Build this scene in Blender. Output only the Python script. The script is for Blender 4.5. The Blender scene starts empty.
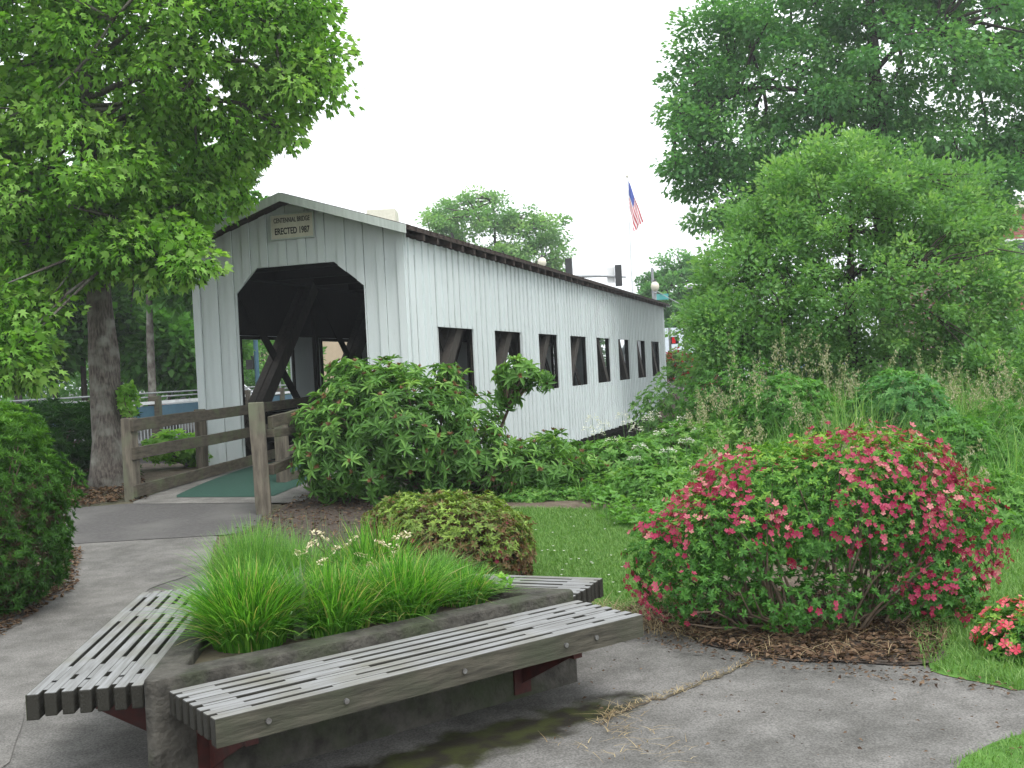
import bpy, math, random
import numpy as np
from mathutils import Vector, Matrix, noise
rnd = random.Random(7)
RG = np.random.default_rng(11)
S = bpy.context.scene
COL = S.collection
# ------------------------------------------------------------------ camera
W, H, FPX, EYE = 1024, 768, 1060.0, 1.62
PITCH, ROLL = math.radians(-0.757), math.radians(-2.87)
cam_d = bpy.data.cameras.new('camera'); cam = bpy.data.objects.new('camera', cam_d); COL.objects.link(cam)
cam_d.sensor_width = 36; cam_d.lens = FPX / W * 36; cam_d.clip_end = 1500; cam_d.clip_start = 0.05
CM = Matrix.Translation((0, 0, EYE)) @ Matrix.Rotation(math.pi / 2 + PITCH, 4, 'X') @ Matrix.Rotation(ROLL, 4, 'Z')
cam.matrix_world = CM
S.camera = cam
# ------------------------------------------------------------------ world, sun, exposure
SUN_EL, SUN_AZ = math.radians(58), math.radians(150)      # azimuth clockwise from +Y
w = bpy.data.worlds.new('World'); S.world = w; w.use_nodes = True
nt = w.node_tree; nt.nodes.clear()
o_ = nt.nodes.new('ShaderNodeOutputWorld'); b_ = nt.nodes.new('ShaderNodeBackground'); sk = nt.nodes.new('ShaderNodeTexSky')
sk.sky_type = 'NISHITA'; sk.sun_disc = False; sk.sun_elevation = SUN_EL; sk.sun_rotation = SUN_AZ
sk.air_density = 1.0; sk.dust_density = 6.0; sk.ozone_density = 1.0
hs = nt.nodes.new('ShaderNodeHueSaturation'); hs.inputs['Saturation'].default_value = 0.16
mx = nt.nodes.new('ShaderNodeMix'); mx.data_type = 'RGBA'; mx.inputs[0].default_value = 0.72
mx.inputs[7].default_value = (10.4, 10.9, 11.3, 1)         # even cloud cover
nt.links.new(sk.outputs[0], hs.inputs['Color']); nt.links.new(hs.outputs[0], mx.inputs[6])
nt.links.new(mx.outputs[2], b_.inputs[0]); nt.links.new(b_.outputs[0], o_.inputs[0])
b_.inputs[1].default_value = 0.1
sl = bpy.data.lights.new('sun', 'SUN'); sl.energy = 1.0; sl.angle = math.radians(25); sl.color = (1, .97, .93)
so = bpy.data.objects.new('sun', sl); COL.objects.link(so)
so.rotation_euler = (math.pi / 2 - SUN_EL, 0, -SUN_AZ + math.pi)
S.view_settings.view_transform = 'Standard'; S.view_settings.look = 'None'; S.view_settings.gamma = 1
S.view_settings.use_curve_mapping = False; S.view_settings.exposure = 1.1
S.cycles.max_bounces = 8; S.cycles.transparent_max_bounces = 8; S.cycles.use_denoising = True

# ------------------------------------------------------------------ pixel <-> world helpers
R3 = CM.to_3x3()
def ray(px, py):
    return R3 @ Vector(((px - W / 2) / FPX, -(py - H / 2) / FPX, -1))
def P(px, py, Y):
    d = ray(px, py); t = Y / d.y
    return Vector((0, 0, EYE)) + d * t
AX = Vector((.2907, .9568)); AL = Vector((-.9568, .2907))
FC = Vector((-1.504, 16.0)) + AL * 1.835          # centre of the bridge front
BW, BL = 3.67, 25.3
def ss(a, b, x):
    t = min(1, max(0, (x - a) / (b - a))); return t * t * (3 - 2 * t)
def T(x, y):
    d = Vector((x, y)) - FC
    s = d.dot(AX); lat = d.dot(AL)
    z = .30 * ss(7, 15.2, y)
    k = ss(1.0, 6.5, s - .12 * max(0, -lat - 2)) * (1 - ss(18, 24.5, s))
    z = z * (1 - k) - 2.6 * k
    z += .5 * ss(30, 60, y) * (1 - k) * 0
    if y > 4:
        z += .05 * noise.noise(Vector((x * .5, y * .5, 0))) * ss(9, 14, y) * (1 if abs(lat) > 2.5 else 0)
    return z
def G(px, py):
    d = ray(px, py); t = 1.0; o = Vector((0, 0, EYE))
    while t < 300:
        p = o + d * t
        if p.z < T(p.x, p.y): break
        t += .02 + t * .002
    return o + d * t
# ------------------------------------------------------------------ materials
def nodes(name):
    m = bpy.data.materials.new(name); m.use_nodes = True
    n = m.node_tree.nodes; p = n['Principled BSDF']
    return m, n, m.node_tree.links, p
def mat(name, c1, c2=None, scale=4, rough=.8, bump=.2, stretch=(1, 1, 1), metal=0, detail=6, c3=None, scale3=1.0, spec=.3, bscale=None, lo=.35, hi=.65):
    m, n, l, p = nodes(name)
    p.inputs['Roughness'].default_value = rough; p.inputs['Metallic'].default_value = metal
    p.inputs['Specular IOR Level'].default_value = spec
    tc = n.new('ShaderNodeTexCoord'); mp = n.new('ShaderNodeMapping'); mp.inputs['Scale'].default_value = stretch
    l.new(tc.outputs['Object'], mp.inputs[0])
    nz = n.new('ShaderNodeTexNoise'); nz.inputs['Scale'].default_value = scale; nz.inputs['Detail'].default_value = detail
    nz.inputs['Roughness'].default_value = .62
    l.new(mp.outputs[0], nz.inputs['Vector'])
    r = n.new('ShaderNodeValToRGB'); r.color_ramp.elements[0].position = lo; r.color_ramp.elements[1].position = hi
    c2 = c2 or tuple(x * .75 for x in c1)
    r.color_ramp.elements[0].color = (*c1, 1); r.color_ramp.elements[1].color = (*c2, 1)
    l.new(nz.outputs[0], r.inputs[0]); out = r.outputs[0]
    if c3:
        n3 = n.new('ShaderNodeTexNoise'); n3.inputs['Scale'].default_value = scale3; n3.inputs['Detail'].default_value = 5
        l.new(tc.outputs['Object'], n3.inputs['Vector'])
        r3 = n.new('ShaderNodeValToRGB'); r3.color_ramp.elements[0].position = .48; r3.color_ramp.elements[1].position = .68
        l.new(n3.outputs[0], r3.inputs[0])
        mm = n.new('ShaderNodeMix'); mm.data_type = 'RGBA'; l.new(r3.outputs[0], mm.inputs[0]); l.new(out, mm.inputs[6])
        mm.inputs[7].default_value = (*c3, 1); out = mm.outputs[2]
    l.new(out, p.inputs['Base Color'])
    if bump:
        bn = n.new('ShaderNodeBump'); bn.inputs['Strength'].default_value = bump; bn.inputs['Distance'].default_value = .02
        if bscale:
            n4 = n.new('ShaderNodeTexNoise'); n4.inputs['Scale'].default_value = bscale; n4.inputs['Detail'].default_value = 6
            l.new(mp.outputs[0], n4.inputs['Vector']); l.new(n4.outputs[0], bn.inputs['Height'])
        else: l.new(nz.outputs[0], bn.inputs['Height'])
        l.new(bn.outputs[0], p.inputs['Normal'])
    return m
def leafmat(name, cols, trans=.35, rough=.5):
    """cols: list of (pos, rgb) over the per-leaf tint attribute"""
    m, n, l, p = nodes(name)
    at = n.new('ShaderNodeAttribute'); at.attribute_name = 'tint'
    r = n.new('ShaderNodeValToRGB'); e = r.color_ramp.elements
    e[0].position = cols[0][0]; e[0].color = (*cols[0][1], 1); e[1].position = cols[-1][0]; e[1].color = (*cols[-1][1], 1)
    for pos, c in cols[1:-1]:
        q = e.new(pos); q.color = (*c, 1)
    l.new(at.outputs['Fac'], r.inputs[0])
    p.inputs['Roughness'].default_value = rough; p.inputs['Specular IOR Level'].default_value = .25
    l.new(r.outputs[0], p.inputs['Base Color'])
    tr = n.new('ShaderNodeBsdfTranslucent'); g = n.new('ShaderNodeMix'); g.data_type = 'RGBA'; g.blend_type = 'MULTIPLY'; g.inputs[0].default_value = 1
    g.inputs[7].default_value = (1.25, 1.35, .6, 1); l.new(r.outputs[0], g.inputs[6]); l.new(g.outputs[2], tr.inputs[0])
    ms = n.new('ShaderNodeMixShader'); ms.inputs[0].default_value = trans
    l.new(p.outputs[0], ms.inputs[1]); l.new(tr.outputs[0], ms.inputs[2])
    l.new(ms.outputs[0], n['Material Output'].inputs[0])
    return m
M = {}
def paintmat():
    m, n, l, p = nodes('white_paint')
    p.inputs['Roughness'].default_value = .6; p.inputs['Specular IOR Level'].default_value = .25
    tc = n.new('ShaderNodeTexCoord')
    def nz(scale, st, det=6):
        mp = n.new('ShaderNodeMapping'); mp.inputs['Scale'].default_value = st; l.new(tc.outputs['Object'], mp.inputs[0])
        q = n.new('ShaderNodeTexNoise'); q.inputs['Scale'].default_value = scale; q.inputs['Detail'].default_value = det; q.inputs['Roughness'].default_value = .65
        l.new(mp.outputs[0], q.inputs['Vector']); return q
    a = nz(5, (3, 3, .25)); b = nz(14, (5, 5, .45), 8); c = nz(1.2, (1, 1, 1))
    r1 = n.new('ShaderNodeValToRGB'); r1.color_ramp.elements[0].position = .3; r1.color_ramp.elements[1].position = .7
    r1.color_ramp.elements[0].color = (.54, .60, .595, 1); r1.color_ramp.elements[1].color = (.60, .65, .655, 1); l.new(a.outputs[0], r1.inputs[0])
    r2 = n.new('ShaderNodeValToRGB'); r2.color_ramp.elements[0].position = .63; r2.color_ramp.elements[1].position = .72
    r2.color_ramp.elements[0].color = (0, 0, 0, 1); r2.color_ramp.elements[1].color = (1, 1, 1, 1); l.new(b.outputs[0], r2.inputs[0])
    mu = n.new('ShaderNodeMath'); mu.operation = 'MULTIPLY'; l.new(r2.outputs[0], mu.inputs[0]); l.new(c.outputs[0], mu.inputs[1])
    mm = n.new('ShaderNodeMix'); mm.data_type = 'RGBA'; l.new(mu.outputs[0], mm.inputs[0]); l.new(r1.outputs[0], mm.inputs[6]); mm.inputs[7].default_value = (.24, .24, .21, 1)
    l.new(mm.outputs[2], p.inputs['Base Color'])
    bn = n.new('ShaderNodeBump'); bn.inputs['Strength'].default_value = .3; bn.inputs['Distance'].default_value = .01
    l.new(b.outputs[0], bn.inputs['Height']); l.new(bn.outputs[0], p.inputs['Normal'])
    return m
M['paint'] = paintmat()
M['gable_paint'] = mat('grey_green_paint', (.50, .55, .52), (.40, .45, .42), 6, stretch=(3, 3, .3))
M['joint_shade'] = mat('bare_joint_shade', (.07, .068, .06), (.30, .32, .30), 4, stretch=(1, 1, .5), rough=.9, lo=.45, hi=.6)  # dark colour for cracks that also carries the shade at batten edges
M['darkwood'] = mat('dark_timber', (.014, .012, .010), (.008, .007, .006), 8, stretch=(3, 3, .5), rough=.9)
M['brace'] = mat('brace_timber', (.055, .048, .040), (.032, .028, .024), 8, stretch=(3, 3, .5), rough=.9)
M['roof'] = mat('roof_shingle', (.075, .055, .045), (.035, .028, .025), 20, rough=.9, bump=.5)
M['grey_wood'] = mat('weathered_timber', (.15, .132, .102), (.055, .047, .037), 7, stretch=(2.5, 2.5, .35), rough=.9, bump=.5, c3=(.12, .13, .085), scale3=3)
M['rail_wood'] = mat('rail_timber', (.09, .077, .058), (.042, .036, .027), 7, stretch=(1, 1, 4), rough=.9, bump=.5, c3=(.08, .09, .05), scale3=3)
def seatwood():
    m = mat('silvered_seat_shaded_sides', (.255, .26, .262), (.15, .15, .145), 5, stretch=(.6, 9, 6), rough=.8, bump=.4, c3=(.15, .145, .115), scale3=2.0, bscale=16)
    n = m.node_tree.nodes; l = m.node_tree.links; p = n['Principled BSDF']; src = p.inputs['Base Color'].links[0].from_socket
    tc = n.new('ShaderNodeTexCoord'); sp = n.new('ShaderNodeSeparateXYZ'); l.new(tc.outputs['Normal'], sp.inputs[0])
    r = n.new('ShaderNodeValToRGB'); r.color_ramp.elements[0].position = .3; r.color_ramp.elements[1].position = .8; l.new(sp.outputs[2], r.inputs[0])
    x = n.new('ShaderNodeMix'); x.data_type = 'RGBA'; l.new(r.outputs[0], x.inputs[0]); x.inputs[6].default_value = (.022, .021, .016, 1); l.new(src, x.inputs[7]); l.new(x.outputs[2], p.inputs['Base Color'])  # faces turned off upward go near black, their shade put into the colour
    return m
M['seat_wood'] = seatwood()
M['seat_edge'] = mat('mossy_seat_timber', (.082, .076, .058), (.030, .028, .021), 7, stretch=(.7, 4, 5), rough=.9, bump=.6, c3=(.045, .050, .032), scale3=3)
M['seat_dark'] = mat('damp_seat_timber', (.075, .07, .05), (.03, .03, .022), 7, stretch=(1, 4, 5), rough=.9, bump=.6, c3=(.05, .065, .03), scale3=3)
M['redsteel'] = mat('rusty_red_steel', (.07, .014, .011), (.035, .013, .011), 14, rough=.6)
M['steel'] = mat('bolt_steel', (.3, .3, .3), (.15, .14, .13), 30, rough=.4, metal=.8)
M['planter'] = mat('aged_planter_concrete', (.085, .08, .068), (.028, .026, .022), 9, rough=.95, bump=.7, c3=(.045, .055, .03), scale3=3.5, bscale=40)
M['mat_green'] = mat('green_grit_surface', (.022, .066, .048), (.016, .050, .037), 30, rough=.95)
M['bark'] = mat('grey_bark', (.17, .15, .13), (.05, .043, .037), 14, stretch=(3, 3, .6), rough=1, bump=1, c3=(.24, .24, .21), scale3=4)
M['darkbark'] = mat('dark_bark', (.075, .062, .05), (.03, .025, .02), 9, stretch=(3, 3, .5), rough=1, bump=.7)
M['twig'] = mat('brown_twig', (.16, .12, .085), (.07, .05, .035), 12, rough=.9, bump=.3)
M['soil'] = mat('leafy_soil', (.075, .055, .04), (.15, .12, .09), 6, rough=1, bump=.8, c3=(.045, .06, .025), scale3=.5, bscale=30)
M['mulch'] = mat('bark_mulch', (.04, .032, .027), (.10, .078, .062), 30, rough=1, bump=1)
M['lawn'] = mat('lawn_turf', (.05, .13, .02), (.09, .20, .035), 3, rough=1, bump=.4, bscale=60)
M['asphalt'] = mat('old_asphalt', (.065, .061, .06), (.09, .086, .083), 25, rough=.95, bump=.4, c3=(.11, .106, .10), scale3=1.1)
M['moss'] = mat('ground_moss', (.018, .022, .008), (.045, .055, .01), 14, rough=1, bump=.8)
M['water'] = mat('creek_water', (.02, .03, .02), (.03, .04, .03), 3, rough=.1, bump=.1, spec=.5)
M['white_metal'] = mat('white_rail', (.75, .77, .78), (.6, .62, .63), 5, rough=.5, bump=0)
M['blue_metal'] = mat('blue_beam', (.055, .13, .18), (.04, .10, .15), 5, rough=.5, bump=0)
M['galv'] = mat('galvanised_steel', (.32, .34, .35), (.24, .25, .26), 8, rough=.5, metal=.3, bump=0)
M['blackm'] = mat('black_metal', (.02, .02, .022), (.03, .03, .03), 8, rough=.5, bump=0)
M['cream'] = mat('cream_sign', (.62, .60, .50), (.54, .52, .42), 9, rough=.7, bump=.1)
M['ink'] = mat('black_lettering', (.015, .015, .015), (.03, .03, .03), 9, rough=.7, bump=0)
M['beige'] = mat('beige_stucco', (.45, .36, .25), (.40, .32, .22), 3, rough=.9)
M['palewall'] = mat('pale_wall', (.40, .42, .44), (.34, .36, .38), 3, rough=.9)
M['paleroof'] = mat('pale_roof', (.34, .38, .41), (.28, .32, .35), 5, rough=.8)
M['glass_lamp'] = mat('frosted_globe', (.72, .68, .55), (.66, .62, .5), 3, rough=.3, bump=0)
M['carwhite'] = mat('white_car_paint', (.7, .72, .74), (.66, .68, .7), 3, rough=.25, bump=0, spec=.5)
M['carblue'] = mat('blue_car_paint', (.05, .11, .2), (.045, .1, .18), 3, rough=.25, bump=0, spec=.5)
M['glass'] = mat('dark_glass', (.03, .04, .045), (.02, .03, .035), 3, rough=.08, bump=0, spec=.6)
M['tyre'] = mat('tyre_rubber', (.02, .02, .02), (.03, .03, .03), 9, rough=.9, bump=0)
M['tail'] = mat('red_lens', (.55, .02, .01), (.5, .02, .01), 9, rough=.3, bump=0)
def emis(name, c, s):
    m, n, l, p = nodes(name); p.inputs['Base Color'].default_value = (*c, 1)
    p.inputs['Emission Color'].default_value = (*c, 1); p.inputs['Emission Strength'].default_value = s
    tc = n.new('ShaderNodeTexNoise'); return m
M['redlit'] = emis('lit_red_lamp', (.7, .01, .02), .25)
M['signwhite'] = mat('sign_white', (.75, .77, .78), (.7, .7, .7), 3, rough=.5, bump=0)
M['signgreen'] = mat('sign_green', (.08, .35, .33), (.07, .3, .3), 3, rough=.5, bump=0)
M['drystraw'] = leafmat('dry_straw', [(0, (.22, .16, .09)), (1, (.42, .34, .2))], .2, .8)
M['litter'] = leafmat('leaf_litter', [(0, (.035, .022, .015)), (.5, (.09, .052, .03)), (1, (.18, .12, .075))], .1, .9)
def brick():
    m, n, l, p = nodes('red_brick'); b = n.new('ShaderNodeTexBrick'); tc = n.new('ShaderNodeTexCoord'); mp = n.new('ShaderNodeMapping')
    mp.inputs['Rotation'].default_value = (math.pi / 2, 0, 0)
    l.new(tc.outputs['Object'], mp.inputs[0]); l.new(mp.outputs[0], b.inputs[0]); b.inputs['Scale'].default_value = 4
    b.inputs['Color1'].default_value = (.30, .09, .06, 1); b.inputs['Color2'].default_value = (.24, .07, .05, 1); b.inputs['Mortar'].default_value = (.3, .25, .2, 1)
    l.new(b.outputs[0], p.inputs['Base Color']); p.inputs['Roughness'].default_value = .9; return m
M['brick'] = brick()
def concrete(name, base, dark, seed=0):
    m, n, l, p = nodes(name); p.inputs['Roughness'].default_value = .93; p.inputs['Specular IOR Level'].default_value = .2
    tc = n.new('ShaderNodeTexCoord')
    def nz(s, d=6, st=(1, 1, 1)):
        mp = n.new('ShaderNodeMapping'); mp.inputs['Scale'].default_value = st; mp.inputs['Location'].default_value = (seed, seed * 2, 0)
        l.new(tc.outputs['Object'], mp.inputs[0]); q = n.new('ShaderNodeTexNoise'); q.inputs['Scale'].default_value = s; q.inputs['Detail'].default_value = d
        l.new(mp.outputs[0], q.inputs['Vector']); return q
    a = nz(1.1, 7); b = nz(110, 3); c = nz(6, 8, (1, 1, 1))
    def ramp(q, p0, p1, c0, c1):
        r = n.new('ShaderNodeValToRGB'); r.color_ramp.elements[0].position = p0; r.color_ramp.elements[1].position = p1
        r.color_ramp.elements[0].color = (*c0, 1); r.color_ramp.elements[1].color = (*c1, 1); l.new(q.outputs[0], r.inputs[0]); return r.outputs[0]
    A = ramp(a, .38, .62, dark, base); B = ramp(b, .3, .7, (.6,) * 3, (1.35,) * 3); C = ramp(c, .35, .65, (.80, .80, .79), (1.12,) * 3)
    def mul(x, y):
        g = n.new('ShaderNodeMix'); g.data_type = 'RGBA'; g.blend_type = 'MULTIPLY'; g.inputs[0].default_value = 1; l.new(x, g.inputs[6]); l.new(y, g.inputs[7]); return g.outputs[2]
    l.new(mul(mul(A, B), C), p.inputs['Base Color'])
    bn = n.new('ShaderNodeBump'); bn.inputs['Strength'].default_value = .35; bn.inputs['Distance'].default_value = .006
    l.new(b.outputs[0], bn.inputs['Height']); l.new(bn.outputs[0], p.inputs['Normal'])
    return m
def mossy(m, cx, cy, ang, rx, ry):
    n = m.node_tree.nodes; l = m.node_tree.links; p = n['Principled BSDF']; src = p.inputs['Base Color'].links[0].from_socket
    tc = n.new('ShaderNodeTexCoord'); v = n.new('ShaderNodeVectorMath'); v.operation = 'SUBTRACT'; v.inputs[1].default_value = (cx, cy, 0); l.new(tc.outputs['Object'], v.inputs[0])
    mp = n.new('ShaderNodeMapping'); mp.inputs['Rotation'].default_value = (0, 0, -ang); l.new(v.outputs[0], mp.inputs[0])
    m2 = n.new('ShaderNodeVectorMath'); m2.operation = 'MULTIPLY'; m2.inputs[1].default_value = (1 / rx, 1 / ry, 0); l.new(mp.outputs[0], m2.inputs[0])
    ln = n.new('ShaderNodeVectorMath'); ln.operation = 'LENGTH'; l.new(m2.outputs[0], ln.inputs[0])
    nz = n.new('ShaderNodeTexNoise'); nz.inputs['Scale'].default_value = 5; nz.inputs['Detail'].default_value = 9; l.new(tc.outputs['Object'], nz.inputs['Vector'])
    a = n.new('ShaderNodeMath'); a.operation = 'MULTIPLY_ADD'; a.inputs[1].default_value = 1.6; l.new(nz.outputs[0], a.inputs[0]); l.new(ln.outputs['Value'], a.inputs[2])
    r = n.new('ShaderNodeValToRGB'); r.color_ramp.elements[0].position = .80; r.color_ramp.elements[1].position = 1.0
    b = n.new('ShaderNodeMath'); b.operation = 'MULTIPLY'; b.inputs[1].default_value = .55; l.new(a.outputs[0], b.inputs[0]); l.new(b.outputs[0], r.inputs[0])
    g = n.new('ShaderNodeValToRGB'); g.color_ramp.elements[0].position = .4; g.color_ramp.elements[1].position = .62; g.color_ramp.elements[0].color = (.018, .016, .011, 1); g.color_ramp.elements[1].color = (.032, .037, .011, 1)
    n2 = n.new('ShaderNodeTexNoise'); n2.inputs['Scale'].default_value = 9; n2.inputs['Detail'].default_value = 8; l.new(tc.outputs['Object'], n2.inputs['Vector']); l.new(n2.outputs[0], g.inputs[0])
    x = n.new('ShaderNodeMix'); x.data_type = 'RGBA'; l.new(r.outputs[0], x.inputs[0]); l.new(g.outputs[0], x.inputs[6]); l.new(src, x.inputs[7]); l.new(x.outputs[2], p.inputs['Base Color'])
M['conc'] = concrete('worn_concrete', (.165, .159, .15), (.105, .102, .095))
M['conc2'] = concrete('path_concrete', (.17, .163, .152), (.125, .12, .112), 3)
def flagmat():
    m, n, l, p = nodes('flag_cloth'); at = n.new('ShaderNodeUVMap'); sp = n.new('ShaderNodeSeparateXYZ'); l.new(at.outputs[0], sp.inputs[0])
    a = n.new('ShaderNodeMath'); a.operation = 'MULTIPLY'; a.inputs[1].default_value = 6.5; l.new(sp.outputs[1], a.inputs[0])
    f = n.new('ShaderNodeMath'); f.operation = 'FRACT'; l.new(a.outputs[0], f.inputs[0])
    g = n.new('ShaderNodeMath'); g.operation = 'GREATER_THAN'; g.inputs[1].default_value = .5; l.new(f.outputs[0], g.inputs[0])
    mx = n.new('ShaderNodeMix'); mx.data_type = 'RGBA'; l.new(g.outputs[0], mx.inputs[0]); mx.inputs[6].default_value = (.5, .03, .05, 1); mx.inputs[7].default_value = (.8, .8, .8, 1)
    lx = n.new('ShaderNodeMath'); lx.operation = 'LESS_THAN'; lx.inputs[1].default_value = .4; l.new(sp.outputs[0], lx.inputs[0])
    ly = n.new('ShaderNodeMath'); ly.operation = 'GREATER_THAN'; ly.inputs[1].default_value = .46; l.new(sp.outputs[1], ly.inputs[0])
    aa = n.new('ShaderNodeMath'); aa.operation = 'MULTIPLY'; l.new(lx.outputs[0], aa.inputs[0]); l.new(ly.outputs[0], aa.inputs[1])
    m2 = n.new('ShaderNodeMix'); m2.data_type = 'RGBA'; l.new(aa.outputs[0], m2.inputs[0]); l.new(mx.outputs[2], m2.inputs[6]); m2.inputs[7].default_value = (.04, .07, .3, 1)
    l.new(m2.outputs[2], p.inputs['Base Color']); p.inputs['Roughness'].default_value = .8; return m
M['flag'] = flagmat()
# leaf materials
M['maple'] = leafmat('maple_leaf', [(0, (.09, .24, .025)), (.45, (.20, .42, .06)), (1, (.38, .58, .18))], .52)
M['oak'] = leafmat('oak_leaf', [(0, (.055, .17, .05)), (.6, (.115, .29, .085)), (1, (.22, .42, .15))], .45)
M['willow'] = leafmat('willow_leaf', [(0, (.085, .21, .06)), (.6, (.17, .34, .11)), (1, (.30, .47, .17))], .47)
M['farleaf'] = leafmat('far_leaf', [(0, (.055, .16, .03)), (.6, (.10, .26, .05)), (1, (.16, .36, .07))], .42)
M['darkleaf'] = leafmat('dark_leaf', [(0, (.016, .06, .015)), (.6, (.035, .11, .022)), (1, (.065, .17, .03))], .3)
M['forest'] = leafmat('forest_leaf', [(0, (.03, .10, .02)), (.6, (.075, .20, .035)), (1, (.14, .32, .06))], .35)
M['yew'] = leafmat('yew_needle', [(0, (.025, .08, .015)), (.5, (.07, .19, .025)), (1, (.19, .40, .05))], .3)
M['dryneedle'] = leafmat('dry_needle', [(0, (.03, .022, .012)), (1, (.10, .07, .035))], .1)
M['rhodo'] = leafmat('rhododendron_leaf', [(0, (.04, .11, .02)), (.45, (.10, .23, .045)), (.8, (.20, .37, .08)), (1, (.32, .47, .14))], .32, .5)
M['rust'] = leafmat('spent_bloom', [(0, (.08, .04, .02)), (1, (.24, .13, .06))], .2)
M['azalea'] = leafmat('azalea_leaf', [(0, (.025, .09, .015)), (.45, (.07, .21, .03)), (.75, (.17, .34, .045)), (1, (.36, .48, .09))], .32)
M['bronze'] = leafmat('bronze_azalea_leaf', [(0, (.05, .07, .02)), (.35, (.17, .085, .045)), (.6, (.12, .20, .04)), (1, (.30, .42, .08))], .3)
M['pink'] = leafmat('pink_petal', [(0, (.13, .006, .026)), (.5, (.31, .016, .070)), (.85, (.42, .065, .125)), (1, (.56, .22, .22))], .28)
M['coral'] = leafmat('coral_petal', [(0, (.55, .04, .08)), (1, (.82, .24, .26))], .3)
M['redpetal'] = leafmat('red_petal', [(0, (.30, .01, .01)), (1, (.5, .04, .03))], .2)
M['blade'] = leafmat('planter_blade', [(0, (.035, .13, .012)), (.55, (.10, .29, .03)), (.88, (.21, .43, .06)), (.94, (.40, .38, .13)), (1, (.46, .38, .2))], .42)
M['wild'] = leafmat('wild_grass', [(0, (.07, .18, .035)), (.6, (.13, .30, .06)), (1, (.25, .40, .11))], .4)
M['seed'] = leafmat('seed_head', [(0, (.22, .24, .13)), (1, (.46, .44, .30))], .3, .9)
M['whitefl'] = leafmat('white_floret', [(0, (.55, .55, .48)), (1, (.75, .75, .7))], .2)
M['cream_fl'] = leafmat('dried_cream_flower', [(0, (.5, .42, .28)), (1, (.7, .64, .48))], .2)
M['turf'] = leafmat('turf_blade', [(0, (.09, .19, .04)), (.7, (.15, .29, .07)), (1, (.25, .37, .13))], .35)
M['lav'] = leafmat('grey_green_stem', [(0, (.09, .16, .07)), (1, (.2, .28, .14))], .3)
# ------------------------------------------------------------------ object helpers
def tag(o, label=None, cat=None, group=None, kind=None):
    if label: o['label'] = label
    if cat: o['category'] = cat
    if group: o['group'] = group
    if kind: o['kind'] = kind
    return o
def empty(name, loc=(0, 0, 0), rz=0, label=None, cat=None, group=None):
    o = bpy.data.objects.new(name, None); COL.objects.link(o); o.location = loc; o.rotation_euler = (0, 0, rz)
    o.empty_display_size = .1
    return tag(o, label, cat, group)
class MB:
    def __init__(s): s.v = []; s.f = []
    def add(s, vs, fs):
        k = len(s.v); s.v += [tuple(v) for v in vs]; s.f += [tuple(i + k for i in f) for f in fs]; return s
    def box(s, a, b, M4=None):
        x0, y0, z0 = a; x1, y1, z1 = b
        vs = [Vector(q) for q in ((x0, y0, z0), (x1, y0, z0), (x1, y1, z0), (x0, y1, z0), (x0, y0, z1), (x1, y0, z1), (x1, y1, z1), (x0, y1, z1))]
        if M4: vs = [M4 @ v for v in vs]
        return s.add(vs, [(0, 3, 2, 1), (4, 5, 6, 7), (0, 1, 5, 4), (1, 2, 6, 5), (2, 3, 7, 6), (3, 0, 4, 7)])
    def bar(s, p, q, wx, wz, up=(0, 0, 1)):
        """box from p to q with section wx (sideways) by wz (along up)"""
        p = Vector(p); q = Vector(q); d = (q - p); L = d.length; d.normalize()
        sd = d.cross(Vector(up)).normalized(); u = sd.cross(d)
        m = Matrix((( sd.x, d.x, u.x, p.x), (sd.y, d.y, u.y, p.y), (sd.z, d.z, u.z, p.z), (0, 0, 0, 1)))
        return s.box((-wx / 2, 0, -wz / 2), (wx / 2, L, wz / 2), m)
    def tube(s, pts, rad, n=8, cap=True, wob=0):
        pts = [Vector(p) for p in pts]; k = len(s.v); m = len(pts)
        prev = None
        for i, p in enumerate(pts):
            d = (pts[min(i + 1, m - 1)] - pts[max(i - 1, 0)])
            if d.length < 1e-6: d = Vector((0, 0, 1))
            d.normalize()
            a = prev if prev else (Vector((1, 0, 0)) if abs(d.x) < .9 else Vector((0, 1, 0)))
            a = (a - d * a.dot(d)).normalized(); prev = a; b = d.cross(a)
            r = rad[i] if isinstance(rad, (list, tuple)) else rad
            for j in range(n):
                t = 2 * math.pi * j / n; rr = r * (1 + (wob * noise.noise(p * 1.3 + Vector((math.cos(t), math.sin(t), 0)) * 2) if wob else 0))
                s.v.append(tuple(p + (a * math.cos(t) + b * math.sin(t)) * rr))
        for i in range(m - 1):
            for j in range(n):
                j2 = (j + 1) % n
                s.f.append((k + i * n + j, k + i * n + j2, k + (i + 1) * n + j2, k + (i + 1) * n + j))
        if cap:
            s.f.append(tuple(k + j for j in range(n))[::-1]); s.f.append(tuple(k + (m - 1) * n + j for j in range(n)))
        return s
    def lathe(s, prof, c=(0, 0, 0), n=16):
        return s.tube([(c[0], c[1], c[2] + z) for r, z in prof], [r for r, z in prof], n)
    def prism(s, poly, z0, z1):
        n = len(poly); return s.add([(x, y, z0) for x, y in poly] + [(x, y, z1) for x, y in poly],
            [tuple(range(n))[::-1], tuple(range(n, 2 * n))] + [(i, (i + 1) % n, n + (i + 1) % n, n + i) for i in range(n)])
    def build(s, name, m, parent=None, smooth=False, bevel=0):
        me = bpy.data.meshes.new(name); me.from_pydata(s.v, [], s.f); me.materials.append(m); me.update()
        o = bpy.data.objects.new(name, me); COL.objects.link(o)
        if smooth: me.polygons.foreach_set('use_smooth', [True] * len(me.polygons))
        if parent: o.parent = parent
        if bevel:
            b = o.modifiers.new('bevel', 'BEVEL'); b.width = bevel; b.segments = 2; b.limit_method = 'ANGLE'
        return o
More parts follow.
